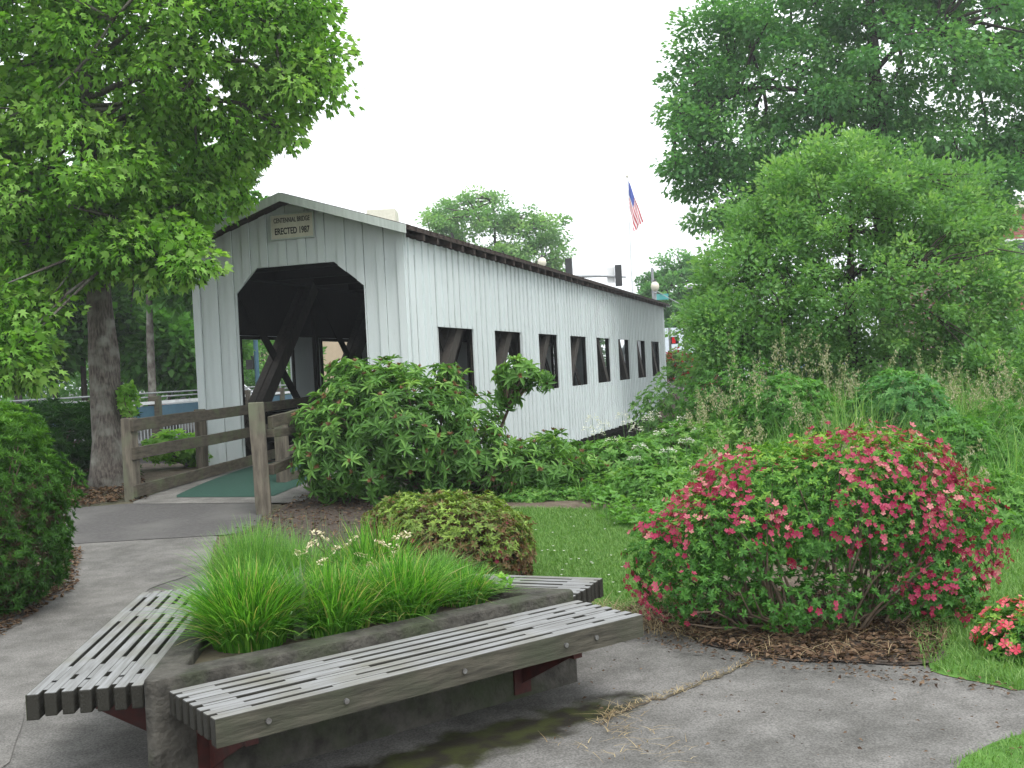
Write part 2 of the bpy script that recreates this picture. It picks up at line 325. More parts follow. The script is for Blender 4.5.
def instmesh(name, cen, ux, uy, uz, tmpl, faces, m, parent=None, tint=None, smooth=False):
    """many copies of a template in one mesh; frame per copy (ux, uy, uz: Nx3 already scaled)"""
    cen = np.asarray(cen, float); N = len(cen); t = np.asarray(tmpl, float); k = len(t)
    V = cen[:, None, :] + t[None, :, 0:1] * ux[:, None, :] + t[None, :, 1:2] * uy[:, None, :] + t[None, :, 2:3] * uz[:, None, :]
    V = V.reshape(-1, 3)
    lens = np.array([len(f) for f in faces]); flat = np.concatenate([np.array(f) for f in faces])
    loops = (flat[None, :] + (np.arange(N) * k)[:, None]).reshape(-1)
    tot = np.tile(lens, N); start = np.concatenate([[0], np.cumsum(tot)[:-1]])
    me = bpy.data.meshes.new(name); me.vertices.add(len(V)); me.vertices.foreach_set('co', V.ravel().astype(np.float32))
    me.loops.add(len(loops)); me.loops.foreach_set('vertex_index', loops.astype(np.int32))
    me.polygons.add(len(tot)); me.polygons.foreach_set('loop_start', start.astype(np.int32)); me.polygons.foreach_set('loop_total', tot.astype(np.int32))
    me.update(calc_edges=True)
    if tint is None: tint = RG.random(N)
    at = me.attributes.new('tint', 'FLOAT', 'FACE'); at.data.foreach_set('value', np.repeat(tint, len(faces)).astype(np.float32))
    me.materials.append(m)
    o = bpy.data.objects.new(name, me); COL.objects.link(o)
    if parent: o.parent = parent
    return o
def nrm(a): return a / (np.linalg.norm(a, axis=1, keepdims=True) + 1e-9)
LEAF4 = ([(0, 0, 0), (-.5, .42, .12), (0, 1, -.08), (.5, .42, .12)], [(0, 2, 1), (0, 3, 2)])
LEAF6 = ([(0, 0, 0), (-.42, .3, .1), (-.36, .68, .07), (0, 1, -.12), (.36, .68, .07), (.42, .3, .1), (0, .5, 0)], [(0, 6, 2, 1), (6, 3, 2), (0, 5, 4, 6), (6, 4, 3)])
_st = [(0, 0, 0)]
for a, r in ((-100, .55), (-72, .3), (-48, .85), (-24, .42), (0, 1.0), (24, .42), (48, .85), (72, .3), (100, .55)):
    t = math.radians(a); _st.append((math.sin(t) * r, .25 + math.cos(t) * r * .8, -.12 * r))
STAR = (_st, [(0, 3, 2, 1), (0, 5, 4, 3), (0, 7, 6, 5), (0, 9, 8, 7)])
_fl = [(0, 0, 0)]; _ff = []
for i in range(5):
    t = 2 * math.pi * i / 5
    for dt, r, h in ((-.5, .75, .3), (0, 1.0, .42), (.5, .75, .3)):
        _fl.append((math.sin(t + dt) * r, math.cos(t + dt) * r, h))
    _ff.append((0, 1 + 3 * i, 2 + 3 * i, 3 + 3 * i))
FLOWER = (_fl, _ff)
def leaves(name, cen, dirs, size, aspect, m, parent=None, tint=None, tmpl=LEAF4, upb=1.0, jit=.6):
    """dirs = leaf growing direction; face normal near 'up' with jitter"""
    N = len(cen); d = nrm(np.asarray(dirs, float))
    up = np.array([0, 0, upb])[None] + RG.normal(0, jit, (N, 3))
    x = nrm(np.cross(d, up)); z = np.cross(x, d); s = np.asarray(size, float).reshape(-1, 1) * np.ones((N, 1))
    return instmesh(name, cen, x * s * aspect, d * s, z * s, tmpl[0], tmpl[1], m, parent, tint)
def blades(name, base, hgt, lean, width, m, parent=None, tint=None, nseg=3, curl=1.0, kind=None):
    """grass blades: base Nx3, hgt N, lean Nx2 (horizontal tip offset)"""
    N = len(base); base = np.asarray(base, float); hgt = np.asarray(hgt, float).reshape(-1); lean = np.asarray(lean, float)
    ang = np.arctan2(lean[:, 1], lean[:, 0]) + RG.normal(0, .5, N)
    sx = -np.sin(ang); sy = np.cos(ang); width = np.asarray(width, float) * np.ones(N)
    vs = []
    for i in range(nseg + 1):
        t = i / nseg; wv = width * (1 - t ** 1.6) * .5 + .0003
        off = lean * (t ** (1.6 * curl))[None] if False else lean * (t ** 1.8)
        zz = hgt * (t - .25 * curl * t ** 3 * np.minimum(1.5, np.hypot(lean[:, 0], lean[:, 1]) / (hgt + 1e-6)))
        c = np.stack([base[:, 0] + off[:, 0], base[:, 1] + off[:, 1], base[:, 2] + zz], 1)
        dv = np.stack([sx * wv, sy * wv, 0 * wv], 1)
        vs.append(c - dv); vs.append(c + dv)
    V = np.stack(vs, 1).reshape(-1, 3); k = 2 * (nseg + 1)
    fs = np.array([[2 * i, 2 * i + 1, 2 * i + 3, 2 * i + 2] for i in range(nseg)])
    loops = (fs.reshape(-1)[None] + (np.arange(N) * k)[:, None]).reshape(-1)
    me = bpy.data.meshes.new(name); me.vertices.add(len(V)); me.vertices.foreach_set('co', V.ravel().astype(np.float32))
    me.loops.add(len(loops)); me.loops.foreach_set('vertex_index', loops.astype(np.int32)); F = N * nseg
    me.polygons.add(F); me.polygons.foreach_set('loop_start', (np.arange(F) * 4).astype(np.int32)); me.polygons.foreach_set('loop_total', np.full(F, 4, np.int32))
    me.update(calc_edges=True)
    if tint is None: tint = RG.random(N)
    at = me.attributes.new('tint', 'FLOAT', 'FACE'); at.data.foreach_set('value', np.repeat(tint, nseg).astype(np.float32))
    me.materials.append(m); o = bpy.data.objects.new(name, me); COL.objects.link(o)
    if parent: o.parent = parent
    return o
def inpoly(x, y, poly):
    c = False; n = len(poly)
    for i in range(n):
        x0, y0 = poly[i]; x1, y1 = poly[(i + 1) % n]
        if (y0 > y) != (y1 > y) and x < (x1 - x0) * (y - y0) / (y1 - y0) + x0: c = not c
    return c
def drape(name, poly, res, dz, m, jag=0):
    xs = [p[0] for p in poly]; ys = [p[1] for p in poly]
    nx = int((max(xs) - min(xs)) / res) + 2; ny = int((max(ys) - min(ys)) / res) + 2
    x0, y0 = min(xs) - res / 2, min(ys) - res / 2; cells = [(i, j) for i in range(nx) for j in range(ny) if inpoly(x0 + (i + .5) * res, y0 + (j + .5) * res, poly)]
    cs = set(cells); idx = {}; vs = []; fs = []
    def closest(x, y):
        b = None; bd = 1e9
        for i in range(len(poly)):
            ax, ay = poly[i]; bx, by = poly[(i + 1) % len(poly)]; dx, dy = bx - ax, by - ay
            t = max(0, min(1, ((x - ax) * dx + (y - ay) * dy) / (dx * dx + dy * dy + 1e-9))); qx, qy = ax + t * dx, ay + t * dy
            d = (qx - x) ** 2 + (qy - y) ** 2
            if d < bd: bd = d; b = (qx, qy)
        return b
    def vid(i, j):
        if (i, j) not in idx:
            x, y = x0 + i * res, y0 + j * res
            if not all((a, b) in cs for a in (i - 1, i) for b in (j - 1, j)):
                x, y = closest(x, y)
                if jag: x += jag * noise.noise(Vector((x * 3, y * 3, 1))); y += jag * noise.noise(Vector((x * 3, y * 3, 7)))
            idx[(i, j)] = len(vs); vs.append((x, y, T(x, y) + dz))
        return idx[(i, j)]
    for i, j in cells: fs.append((vid(i, j), vid(i + 1, j), vid(i + 1, j + 1), vid(i, j + 1)))
    mb = MB(); mb.add(vs, fs); o = mb.build(name, m, smooth=True); tag(o, kind='structure'); return o
def gxy(*pp):
    return [(G(x, y).x, G(x, y).y) for x, y in pp]

# ================================================================== GROUND
mb = MB()
xs = [-300, -150, -80, -50, -36] + [-28 + i * .8 for i in range(26)] + [-7.2 + .4 * i for i in range(40)] + [8.8 + i for i in range(24)] + [38, 50, 80, 150, 300]
ys = [-60, -20, -5, -1] + [0 + .4 * i for i in range(50)] + [20 + .9 * i for i in range(34)] + [52, 60, 75, 100, 200, 500, 900]
vs = [(x, y, T(x, y)) for y in ys for x in xs]; n = len(xs)
mb.add(vs, [(j * n + i, j * n + i + 1, (j + 1) * n + i + 1, (j + 1) * n + i) for j in range(len(ys) - 1) for i in range(n - 1)])
tag(mb.build('ground', M['soil'], smooth=True), kind='structure')
# creek
cb = []
for lat in (-40, 40):
    for s in (5.5, 19.5):
        q = FC + AX * s + AL * lat; cb.append((q.x, q.y))
mb = MB(); mb.add([(x, y, -2.35) for x, y in cb], [(0, 1, 3, 2)]); tag(mb.build('creek_water', M['water']), kind='structure')
# near pavement
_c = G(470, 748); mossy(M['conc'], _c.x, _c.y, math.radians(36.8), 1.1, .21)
pave = gxy((640, 628), (700, 640), (760, 655), (900, 664), (1024, 690))
right_edge = pave[-1]
pave_poly = [(-9, -3), (right_edge[0] - .5, -3), (right_edge[0] - .9, 3.2)] + gxy((955, 768), (985, 752), (1024, 736))[0:3] + [(right_edge[0] + 1.2, right_edge[1] - .2), right_edge] + pave[::-1][1:] + gxy((622, 610), (560, 600)) + [(-.3, 6.9), (-1.4, 7.0), (-1.75, 6.6)] \
    + gxy((205, 560), (215, 536)) + gxy((62, 543), (72, 560), (62, 588), (30, 605), (0, 622)) + [(-6.0, 5.0), (-9, 4.0)]
tag(drape('pavement', pave_poly, .2, .006, M['conc'], .03), kind='structure')
path_poly = gxy((0, 640), (30, 607), (62, 588), (72, 560), (62, 543), (218, 537), (208, 570), (150, 590), (28, 700), (10, 768)) + [(-2.6, 2), (-6, 2), (-6, 5)]
drape('path', path_poly, .15, .011, M['conc2'], .02)
asph = gxy((62, 546), (40, 546), (40, 512), (130, 505), (170, 502), (262, 500), (262, 524), (236, 536))
drape('cross_path', asph, .2, .016, M['asphalt'], .03)
# ramp to the bridge, with the green strip on it
def bp(s, x, z): q = FC + AX * s - AL * x; return Vector((q.x, q.y, z))
rz_b = -math.atan2(AX.x, AX.y)
ramp = gxy((128, 506), (300, 505)) + [tuple(bp(.3, 1.1, 0).xy), tuple(bp(.3, -1.1, 0).xy)]
drape('ramp', ramp, .15, .021, M['conc2'])
mt = gxy((172, 499.5), (272, 499)) + [tuple(bp(.3, 1.0, 0).xy), tuple(bp(.3, -.98, 0).xy)]
drape('green_walkway', mt, .15, .026, M['mat_green'])
# lawn
lawn1 = gxy((505, 600), (640, 622), (700, 600), (760, 540), (700, 520), (640, 512), (520, 510), (440, 520))
drape('lawn', lawn1, .2, .008, M['lawn'])
lawn2 = gxy((925, 671), (900, 600), (930, 530), (1040, 520)) + [(5.5, 7), (5.3, 5.2)] + gxy((1024, 696))
drape('lawn_strip', lawn2, .12, .010, M['lawn'], .07)
lawn3 = gxy((950, 768), (985, 752), (1024, 735)) + [(3.6, 4.0), (4.2, 2.4), (1.6, 2.4)]
drape('lawn_corner', lawn3, .12, .011, M['lawn'], .05)
bed = gxy((225, 552), (232, 534), (262, 522), (300, 497), (420, 503), (520, 512), (535, 560), (500, 596), (400, 600))
drape('mulch_bed', bed, .2, .011, M['mulch'], .05)
bed2 = gxy((615, 622), (640, 605), (700, 590), (920, 600), (950, 640), (935, 662), (900, 668), (830, 666), (760, 660), (700, 646), (655, 632))
drape('azalea_bed', bed2, .1, .014, M['mulch'], .11)
bed3 = gxy((60, 545), (40, 512), (130, 502), (150, 500), (118, 470), (40, 478), (0, 500), (0, 560))
# far street beyond the bridge
def fp(s, x, z): return bp(s, x, z)
mb = MB(); mb.add([fp(31, -90, .33), fp(31, 70, .33), fp(42, 70, .33), fp(42, -90, .33)], [(0, 1, 2, 3)]); tag(mb.build('street', M['asphalt']), kind='structure')
mb = MB()
for s0, s1 in ((28.6, 31), (42, 44.5)):
    mb.add([fp(s0, -90, .32), fp(s0, 70, .32), fp(s1, 70, .32), fp(s1, -90, .32), fp(s0, -90, .45), fp(s0, 70, .45), fp(s1, 70, .45), fp(s1, -90, .45)], [(4, 5, 6, 7), (0, 1, 5, 4), (2, 3, 7, 6)])
tag(mb.build('sidewalk', M['conc2']), kind='structure')
# road bridge deck on the left (carries the railing and the cars)
mb = MB()
for z0, z1, l0, l1 in ((-.35, .28, 7.6, 17.5),):
    a = [FC + AX * s + AL * l for s, l in ((-14, l0), (-14, l1), (60, l1), (60, l0))]
    mb.prism([(q.x, q.y) for q in a][::-1], z0, z1)
tag(mb.build('road', M['asphalt']), kind='structure')

# ================================================================== COVERED BRIDGE
DZ = .30
br = empty('covered_bridge', (FC.x, FC.y, DZ), rz_b, 'long white covered footbridge with gabled roof and eight side window openings', 'covered bridge')
ZB, ZE, ZW0, ZW1 = -.48, 3.40, .85, 2.08       # wall bottom, wall top, window sill and head (above the deck)
hw = BW / 2; SL = .325
wins = [(1.22 + 3.0 * k, 2.99 + 3.0 * k) for k in range(8)]
def in_win(a, b):
    for w0, w1 in wins:
        if b > w0 + .005 and a < w1 - .005: return (w0, w1)
for side in (1, -1):
    mb = MB(); X0 = side * hw; joint_strips = []
    def slab(y0, y1, xa, xb, z0, z1):
        mb.box((min(xa, xb), y0, z0), (max(xa, xb), y1, z1))
    edges = sorted([0.0, BL] + [e for w_ in wins for e in w_])
    for a, b in zip(edges[:-1], edges[1:]):           # board sheet
        c = (a + b) / 2
        if in_win(c - .01, c + .01):
            slab(a, b, X0 - side * .03, X0, ZB, ZW0); slab(a, b, X0 - side * .03, X0, ZW1, ZE)
        else: slab(a, b, X0 - side * .03, X0, ZB, ZE)
    yb = .06
    while yb < BL - .05:                               # battens, a little uneven
        wd = .055 + rnd.uniform(-.006, .008); th = .030 + rnd.uniform(-.003, .005); zb = ZB - rnd.uniform(-.01, .03)
        wv = in_win(yb, yb + wd)
        if wv:
            slab(yb, yb + wd, X0, X0 + side * th, zb, ZW0); slab(yb, yb + wd, X0, X0 + side * th, ZW1, ZE)
        else: slab(yb, yb + wd, X0, X0 + side * th, zb, ZE)
        for g0 in (yb + wd + .001, yb - .009):         # dark strip painting joint and edge shade beside the batten
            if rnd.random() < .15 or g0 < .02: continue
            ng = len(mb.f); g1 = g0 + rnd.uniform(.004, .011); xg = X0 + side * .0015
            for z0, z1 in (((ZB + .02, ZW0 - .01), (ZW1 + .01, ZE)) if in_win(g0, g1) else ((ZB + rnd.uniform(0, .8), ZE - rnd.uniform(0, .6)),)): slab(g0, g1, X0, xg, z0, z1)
            joint_strips += range(ng, len(mb.f))
        yb += .285 + rnd.uniform(-.015, .015)
    o = mb.build('side_wall', M['paint'], br); o.data.materials.append(M['joint_shade'])
    for f_ in joint_strips: o.data.polygons[f_].material_index = 1
# front and rear gables with a chamfered opening
OPN = [(-1.07, 0), (-1.07, 2.74), (-.685, 3.12), (.655, 3.12), (1.15, 2.72), (1.15, 0)]
def gable_top(x): return ZE + .10 + (hw - abs(x)) * SL
def open_top(x):
    if x < OPN[0][0] or x > OPN[5][0]: return None
    pts = OPN[1:5]
    for (xa, za), (xb, zb) in zip(pts[:-1], pts[1:]):
        if xa <= x <= xb: return za + (zb - za) * (x - xa) / (xb - xa)
for yf, nm in ((0, 'front_gable'), (BL, 'rear_gable')):
    mb = MB(); sg = -1 if yf == 0 else 1; joint_strips = []
    def strip(xa, xb, ya, yb_):
        ms = [xa] + sorted(x for x in (OPN[0][0], OPN[2][0], OPN[3][0], OPN[5][0], 0.0) if xa < x < xb) + [xb]
        for a, b in zip(ms[:-1], ms[1:]):
            e = 1e-4; ot = open_top((a + b) / 2)
            za = ZB if ot is None else open_top(a + e); zb = ZB if ot is None else open_top(b - e)
            ta, tb = gable_top(a) - (0 if abs(ya - yf) < .02 else .002), gable_top(b) - (0 if abs(ya - yf) < .02 else .002)
            y0, y1 = min(ya, yb_), max(ya, yb_)
            mb.add([(a, y0, za), (b, y0, zb), (b, y0, tb), (a, y0, ta), (a, y1, za), (b, y1, zb), (b, y1, tb), (a, y1, ta)],
                   [(0, 1, 2, 3), (7, 6, 5, 4), (0, 4, 5, 1), (3, 2, 6, 7), (0, 3, 7, 4), (1, 5, 6, 2)])
    strip(-hw - .022, hw + .022, yf, yf + sg * .03)
    x = -hw - .015
    while x < hw - .02:
        wd = .125 + rnd.uniform(-.01, .01); strip(x, min(x + wd, hw + .02), yf + sg * .03, yf + sg * (.056 + rnd.uniform(0, .006)))
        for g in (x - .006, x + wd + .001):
            if g > -hw and g < hw - .02: ng = len(mb.f); strip(g, g + rnd.uniform(.003, .007), yf + sg * .03, yf + sg * .0315); joint_strips += range(ng, len(mb.f))  # dark strips for joints and painted shade along the gable battens
        x += .325 + rnd.uniform(-.02, .02)
    o = mb.build(nm, M['paint'], br); o.data.materials.append(M['joint_shade'])
    for f_ in joint_strips: o.data.polygons[f_].material_index = 1
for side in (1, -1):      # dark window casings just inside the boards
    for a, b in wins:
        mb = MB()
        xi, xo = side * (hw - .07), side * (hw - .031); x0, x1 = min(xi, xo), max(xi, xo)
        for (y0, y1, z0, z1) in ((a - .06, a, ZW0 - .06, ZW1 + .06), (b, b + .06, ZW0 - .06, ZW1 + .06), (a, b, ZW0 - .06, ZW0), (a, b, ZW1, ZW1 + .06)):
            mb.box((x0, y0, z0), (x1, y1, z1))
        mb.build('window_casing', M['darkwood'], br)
# truss
for side in (1, -1):
    xa = side * (hw - .22)
    mb = MB(); mb.box((xa - .11, .1, .02), (xa + .11, BL - .1, .26)); mb.box((xa - .11, .1, 3.1), (xa + .11, BL - .1, 3.34))
    mb.build('truss_chord', M['darkwood'], br)
    for k in range(9):
        y = .62 + 3.0 * k
        if y > BL - .2: y = BL - .3
        mb = MB(); mb.box((xa - .04, y - .05, .26), (xa + .04, y + .05, 3.1)); mb.build('truss_post', M['darkwood'], br)
    for k in range(8):
        y0, y1 = .75 + 3.0 * k, 3.5 + 3.0 * k
        if k >= 4: y0, y1 = y1, y0
        for dx in (-.075, .075):
            mb = MB(); mb.bar((xa + dx, y0, .26), (xa + dx, y1, 3.1), .13, .24, up=(0, 1, 0)); mb.build('truss_brace', M['brace'], br)
        mb = MB(); mb.bar((xa, y1, .26), (xa, y0, 3.1), .0199, .18, up=(0, 1, 0)); mb.build('counter_brace', M['darkwood'], br)
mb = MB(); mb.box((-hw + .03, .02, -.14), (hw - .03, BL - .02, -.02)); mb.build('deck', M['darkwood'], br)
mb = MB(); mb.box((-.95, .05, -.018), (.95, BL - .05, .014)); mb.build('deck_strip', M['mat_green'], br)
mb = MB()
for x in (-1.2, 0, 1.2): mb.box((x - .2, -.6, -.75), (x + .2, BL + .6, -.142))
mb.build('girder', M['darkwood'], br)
for yp in (3.5, 21.8):
    mb = MB(); mb.box((-1.9, yp - .35, -3.2), (1.9, yp + .35, -.76)); mb.build('pier', M['planter'], br)
# inner ceiling / tie beams
mb = MB()
for k in range(17): mb.box((-hw + .1, .5 + k * 1.5, 3.12), (hw - .1, .62 + k * 1.5, 3.3))
mb.build('tie_beam', M['darkwood'], br)
mb = MB()
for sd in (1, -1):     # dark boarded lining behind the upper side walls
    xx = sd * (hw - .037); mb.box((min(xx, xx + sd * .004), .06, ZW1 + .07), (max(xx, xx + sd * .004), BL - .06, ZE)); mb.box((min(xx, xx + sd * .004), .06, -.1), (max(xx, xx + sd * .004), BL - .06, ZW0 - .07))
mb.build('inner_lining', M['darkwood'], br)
# lining behind the front gable
OH, OS = .42, .20     # gable overhang, eave overhang
mb = MB(); xe = hw + OS; zr = ZE + .13 + hw * SL; ze = ZE + .13 - OS * SL
for sg in (1, -1):
    mb.add([(0, -OH, zr), (sg * xe, -OH, ze), (sg * xe, BL + OH, ze), (0, BL + OH, zr), (0, -OH, zr + .05), (sg * xe, -OH, ze + .05), (sg * xe, BL + OH, ze + .05), (0, BL + OH, zr + .05)],
           [(0, 1, 2, 3), (7, 6, 5, 4), (0, 4, 5, 1), (1, 5, 6, 2), (2, 6, 7, 3)])
rf = mb.build('roof', M['roof'], br)
mb = MB()
for sg in (1, -1):      # battens of the roof cover giving the stepped eave edge
    y = -OH + .05
    while y < BL + OH - .1:
        za = zr + .05; zb = ze + .05
        mb.add([(0, y, za), (sg * (xe + .03), y, zb - .01), (sg * (xe + .03), y + .06, zb - .01), (0, y + .06, za), (0, y, za + .02), (sg * (xe + .03), y, zb + .012), (sg * (xe + .03), y + .06, zb + .012), (0, y + .06, za + .02)],
               [(4, 5, 6, 7), (0, 1, 5, 4), (1, 2, 6, 5), (2, 3, 7, 6)]); y += .3
mb.build('roof_rib', M['roof'], rf)
for sg in (1, -1):
    y = .3
    while y < BL:
        mb = MB(); mb.add([(sg * (hw - .1), y, ze + .0 + (OS + .1) * SL - .12), (sg * (xe - .02), y, ze - .10), (sg * (xe - .02), y, ze), (sg * (hw - .1), y, ze + (OS + .1) * SL),
                (sg * (hw - .1), y + .08, ze + (OS + .1) * SL - .12), (sg * (xe - .02), y + .08, ze - .10), (sg * (xe - .02), y + .08, ze), (sg * (hw - .1), y + .08, ze + (OS + .1) * SL)],
               [(0, 1, 2, 3), (4, 7, 6, 5), (0, 4, 5, 1), (1, 5, 6, 2)]); y += .6
        mb.build('rafter_end', M['roof'], rf)
# barge boards
for yf, sg in ((-OH, -1), (BL + OH, 1)):
    for sx in (1, -1):
        y0, y1 = sorted((yf, yf + sg * .03))
        dz = .13; mb = MB()
        mb.add([(0, y0, zr + .06 - dz), (sx * xe, y0, ze + .06 - dz), (sx * xe, y0, ze + .06), (0, y0, zr + .06), (0, y1, zr + .06 - dz), (sx * xe, y1, ze + .06 - dz), (sx * xe, y1, ze + .06), (0, y1, zr + .06)],
               [(0, 1, 2, 3), (7, 6, 5, 4), (0, 4, 5, 1), (3, 2, 6, 7), (1, 5, 6, 2)])
        mb.build('barge_board', M['gable_paint'], rf)
# name board
sb = MB(); sb.box((-.36, -.085, 3.54), (.36, -.06, 3.90)); sgn = sb.build('name_board', M['cream'], br, bevel=.004)
fr = MB()
for a, b in (((-.38, -.09, 3.52), (.38, -.06, 3.54)), ((-.38, -.09, 3.90), (.38, -.06, 3.92)), ((-.38, -.09, 3.54), (-.36, -.06, 3.90)), ((.36, -.09, 3.54), (.38, -.06, 3.90))): fr.box(a, b)
fr.build('board_frame', M['gable_paint'], sgn)
def text(name, body, size, loc, rot, m, parent, sx=1.0, bold=.004, ext=.002, fit=None):
    c = bpy.data.curves.new(name, 'FONT'); c.body = body; c.size = size; c.align_x = 'CENTER'; c.align_y = 'CENTER'; c.extrude = ext; c.offset = bold
    o = bpy.data.objects.new(name, c); COL.objects.link(o)
    bpy.context.view_layer.update()
    if fit: sx = fit / max(1e-6, o.dimensions.x)
    o.scale = (sx, 1, 1)
    o.location = loc; o.rotation_euler = rot; o.data.materials.append(m)
    dg = bpy.context.evaluated_depsgraph_get(); me = bpy.data.meshes.new_from_object(o.evaluated_get(dg))
    q = bpy.data.objects.new(name, me); COL.objects.link(q); q.matrix_world = o.matrix_basis; q.parent = parent
    bpy.data.objects.remove(o); return q
text('lettering', 'CENTENNIAL BRIDGE', .105, (0, -.0875, 3.815), (math.pi / 2, 0, 0), M['ink'], sgn, bold=.0015, fit=.62)
text('lettering', 'ERECTED 1987', .14, (0, -.0875, 3.645), (math.pi / 2, 0, 0), M['ink'], sgn, bold=.003, fit=.60)

# ================================================================== RAIL FENCES by the bridge
def wood_post(parent, x, y, z0, z1, wd, name='post', rz=0, lean=(0, 0)):
    mb = MB(); n = 5
    for a in range(n):
        pass
    m4 = Matrix.Translation((x, y, z0)) @ Matrix.Rotation(rz, 4, 'Z')
    h = z1 - z0; a = wd / 2
    ring = [(-a, -a), (a, -a), (a, a), (-a, a)]
    vs = []
    for k in range(5):
        t = k / 4
        for (u, v) in ring: vs.append(m4 @ Vector((u * (1 - .04 * t) + lean[0] * t + rnd.uniform(-.004, .004), v * (1 - .04 * t) + lean[1] * t + rnd.uniform(-.004, .004), h * t)))
    fs = [(k * 4 + i, k * 4 + (i + 1) % 4, k * 4 + 4 + (i + 1) % 4, k * 4 + 4 + i) for k in range(4) for i in range(4)] + [(16, 17, 18, 19), (3, 2, 1, 0)]
    mb.add(vs, fs); return mb.build(name, M['grey_wood'], parent, bevel=.008)
def rail(parent, p, q, th=.045, ht=.14, name='rail'):
    mb = MB(); p = Vector(p); q = Vector(q); n = 6
    for i in range(1): pass
    d = (q - p); sd = Vector((-d.y, d.x, 0)).normalized() * th / 2
    vs = []
    for k in range(n + 1):
        c = p + d * (k / n); e = rnd.uniform(-.006, .006); g = rnd.uniform(-.003, .003)
        for (a, b) in ((-1, -1), (1, -1), (1, 1), (-1, 1)): vs.append(c + sd * a + Vector((0, 0, b * ht / 2 + e)) + sd * g * 10)
    fs = [(k * 4 + i, k * 4 + 4 + i, k * 4 + 4 + (i + 1) % 4, k * 4 + (i + 1) % 4) for k in range(n) for i in range(4)] + [(0, 1, 2, 3), (n * 4 + 3, n * 4 + 2, n * 4 + 1, n * 4)]
    mb.add(vs, fs); return mb.build(name, M['rail_wood'], parent, bevel=.006)
lf = empty('rail_fence', (0, 0, 0), 0, 'weathered three-rail timber fence left of the green walkway', 'fence')
A0 = P(133, 497, 13.0); A0.z = T(A0.x, A0.y)
lp = [Vector((A0.x, A0.y, 0)), None, None]
endp = bp(-.12, -1.17, 0)
lp[1] = Vector((A0.x, A0.y, 0)).lerp(endp, .62); lp[2] = endp
for i, q in enumerate(lp[:2]): wood_post(lf, q.x, q.y, T(q.x, q.y) - .1, T(q.x, q.y) + (1.02 if i == 0 else .98), .15 if i == 0 else .13, rz=rz_b)
off = -AL * .085
for zc in (.93, .58, .17):
    a = lp[0] + Vector((off.x, off.y, 0)); b = bp(2.6, -1.06, 0)
    za = T(lp[0].x, lp[0].y) + zc - (.04 if zc < .2 else 0); zb = DZ + zc + .03
    a.z = za; b.z = zb
    d = (b - a).normalized() * .08; rail(lf, a - d, b, ht=.15)
rf_ = empty('rail_fence', (0, 0, 0), 0, 'rough split timber rail fence at near right corner of the green walkway', 'fence')
n0 = P(265, 522, 11.6)
zt = P(262, 402, 11.6).z
wood_post(rf_, n0.x, n0.y, T(n0.x, n0.y) - .1, zt, .17, lean=(-.03, 0), rz=.2)
n1 = P(314, 470, 12.9); n1.z = 0
wood_post(rf_, n1.x, n1.y, T(n1.x, n1.y) - .1, P(312, 404, 12.9).z, .15, rz=.5)
n2 = P(283, 470, 13.9); wood_post(rf_, n2.x, n2.y, T(n2.x, n2.y) - .1, P(283, 420, 13.9).z, .14, rz=-.3)
rail(rf_, P(270, 422, 11.62), P(318, 410, 12.8), .06, .13)
rail(rf_, P(270, 433, 11.62), P(312, 430, 12.75), .10, .09)
rail(rf_, P(270, 470, 11.62), P(304, 456, 12.75), .09, .11)
rail(rf_, P(270, 424, 13.9), P(366, 398, 16.1), .05, .14)
rail(rf_, P(283, 452, 13.85), P(366, 430, 16.1), .05, .12)
rail(rf_, P(283, 480, 13.85), P(366, 455, 16.1), .05, .14)

# ================================================================== TRIANGULAR PLANTER AND BENCHES
PA = Vector((-1.50, 4.10)); LS = 2.25; th0 = math.radians(36.8)
def dv(t): return Vector((math.cos(t), math.sin(t)))
PB = PA + dv(th0) * LS; PC = PA + dv(th0 + math.pi / 3) * LS
pc = (PA + PB + PC) / 3
RIM = .475
def tri(k, cut=.06):       # triangle shrunk inwards by k with clipped corners
    out = []
    r0 = LS / math.sqrt(3); s = (r0 - 2 * k) / r0
    V3 = [pc + (q - pc) * s for q in (PA, PB, PC)]
    for i in range(3):
        a, b, c = V3[i - 1], V3[i], V3[(i + 1) % 3]
        out += [b + (a - b).normalized() * cut, b + (c - b).normalized() * cut]
    return [(q.x, q.y) for q in out]
pl = empty('planter', (pc.x, pc.y, 0), 0, 'low triangular aged concrete planter with a bench on each side', 'planter')
mb = MB(); o1 = tri(0, .05); i1 = tri(.13, .03); n = 6
def rsub(poly): return [(x - pc.x, y - pc.y) for x, y in poly]
o1 = rsub(o1); i1 = rsub(i1)
vs = [(x, y, -.02) for x, y in o1] + [(x, y, RIM) for x, y in o1] + [(x, y, RIM) for x, y in i1] + [(x, y, .3) for x, y in i1]
fs = [(i, (i + 1) % n, n + (i + 1) % n, n + i) for i in range(n)] + [(n + i, n + (i + 1) % n, 2 * n + (i + 1) % n, 2 * n + i) for i in range(n)] + [(2 * n + i, 2 * n + (i + 1) % n, 3 * n + (i + 1) % n, 3 * n + i) for i in range(n)]
mb.add(vs, fs); mb.build('planter_wall', M['planter'], pl, bevel=.012)
mb = MB(); q = [(x, y, .40) for x, y in rsub(tri(.12, .03))]; q = [(a, b, .43) for a, b, _ in q]; mb.add(q, [tuple(range(6))]); mb.build('planter_soil', M['soil'], pl)
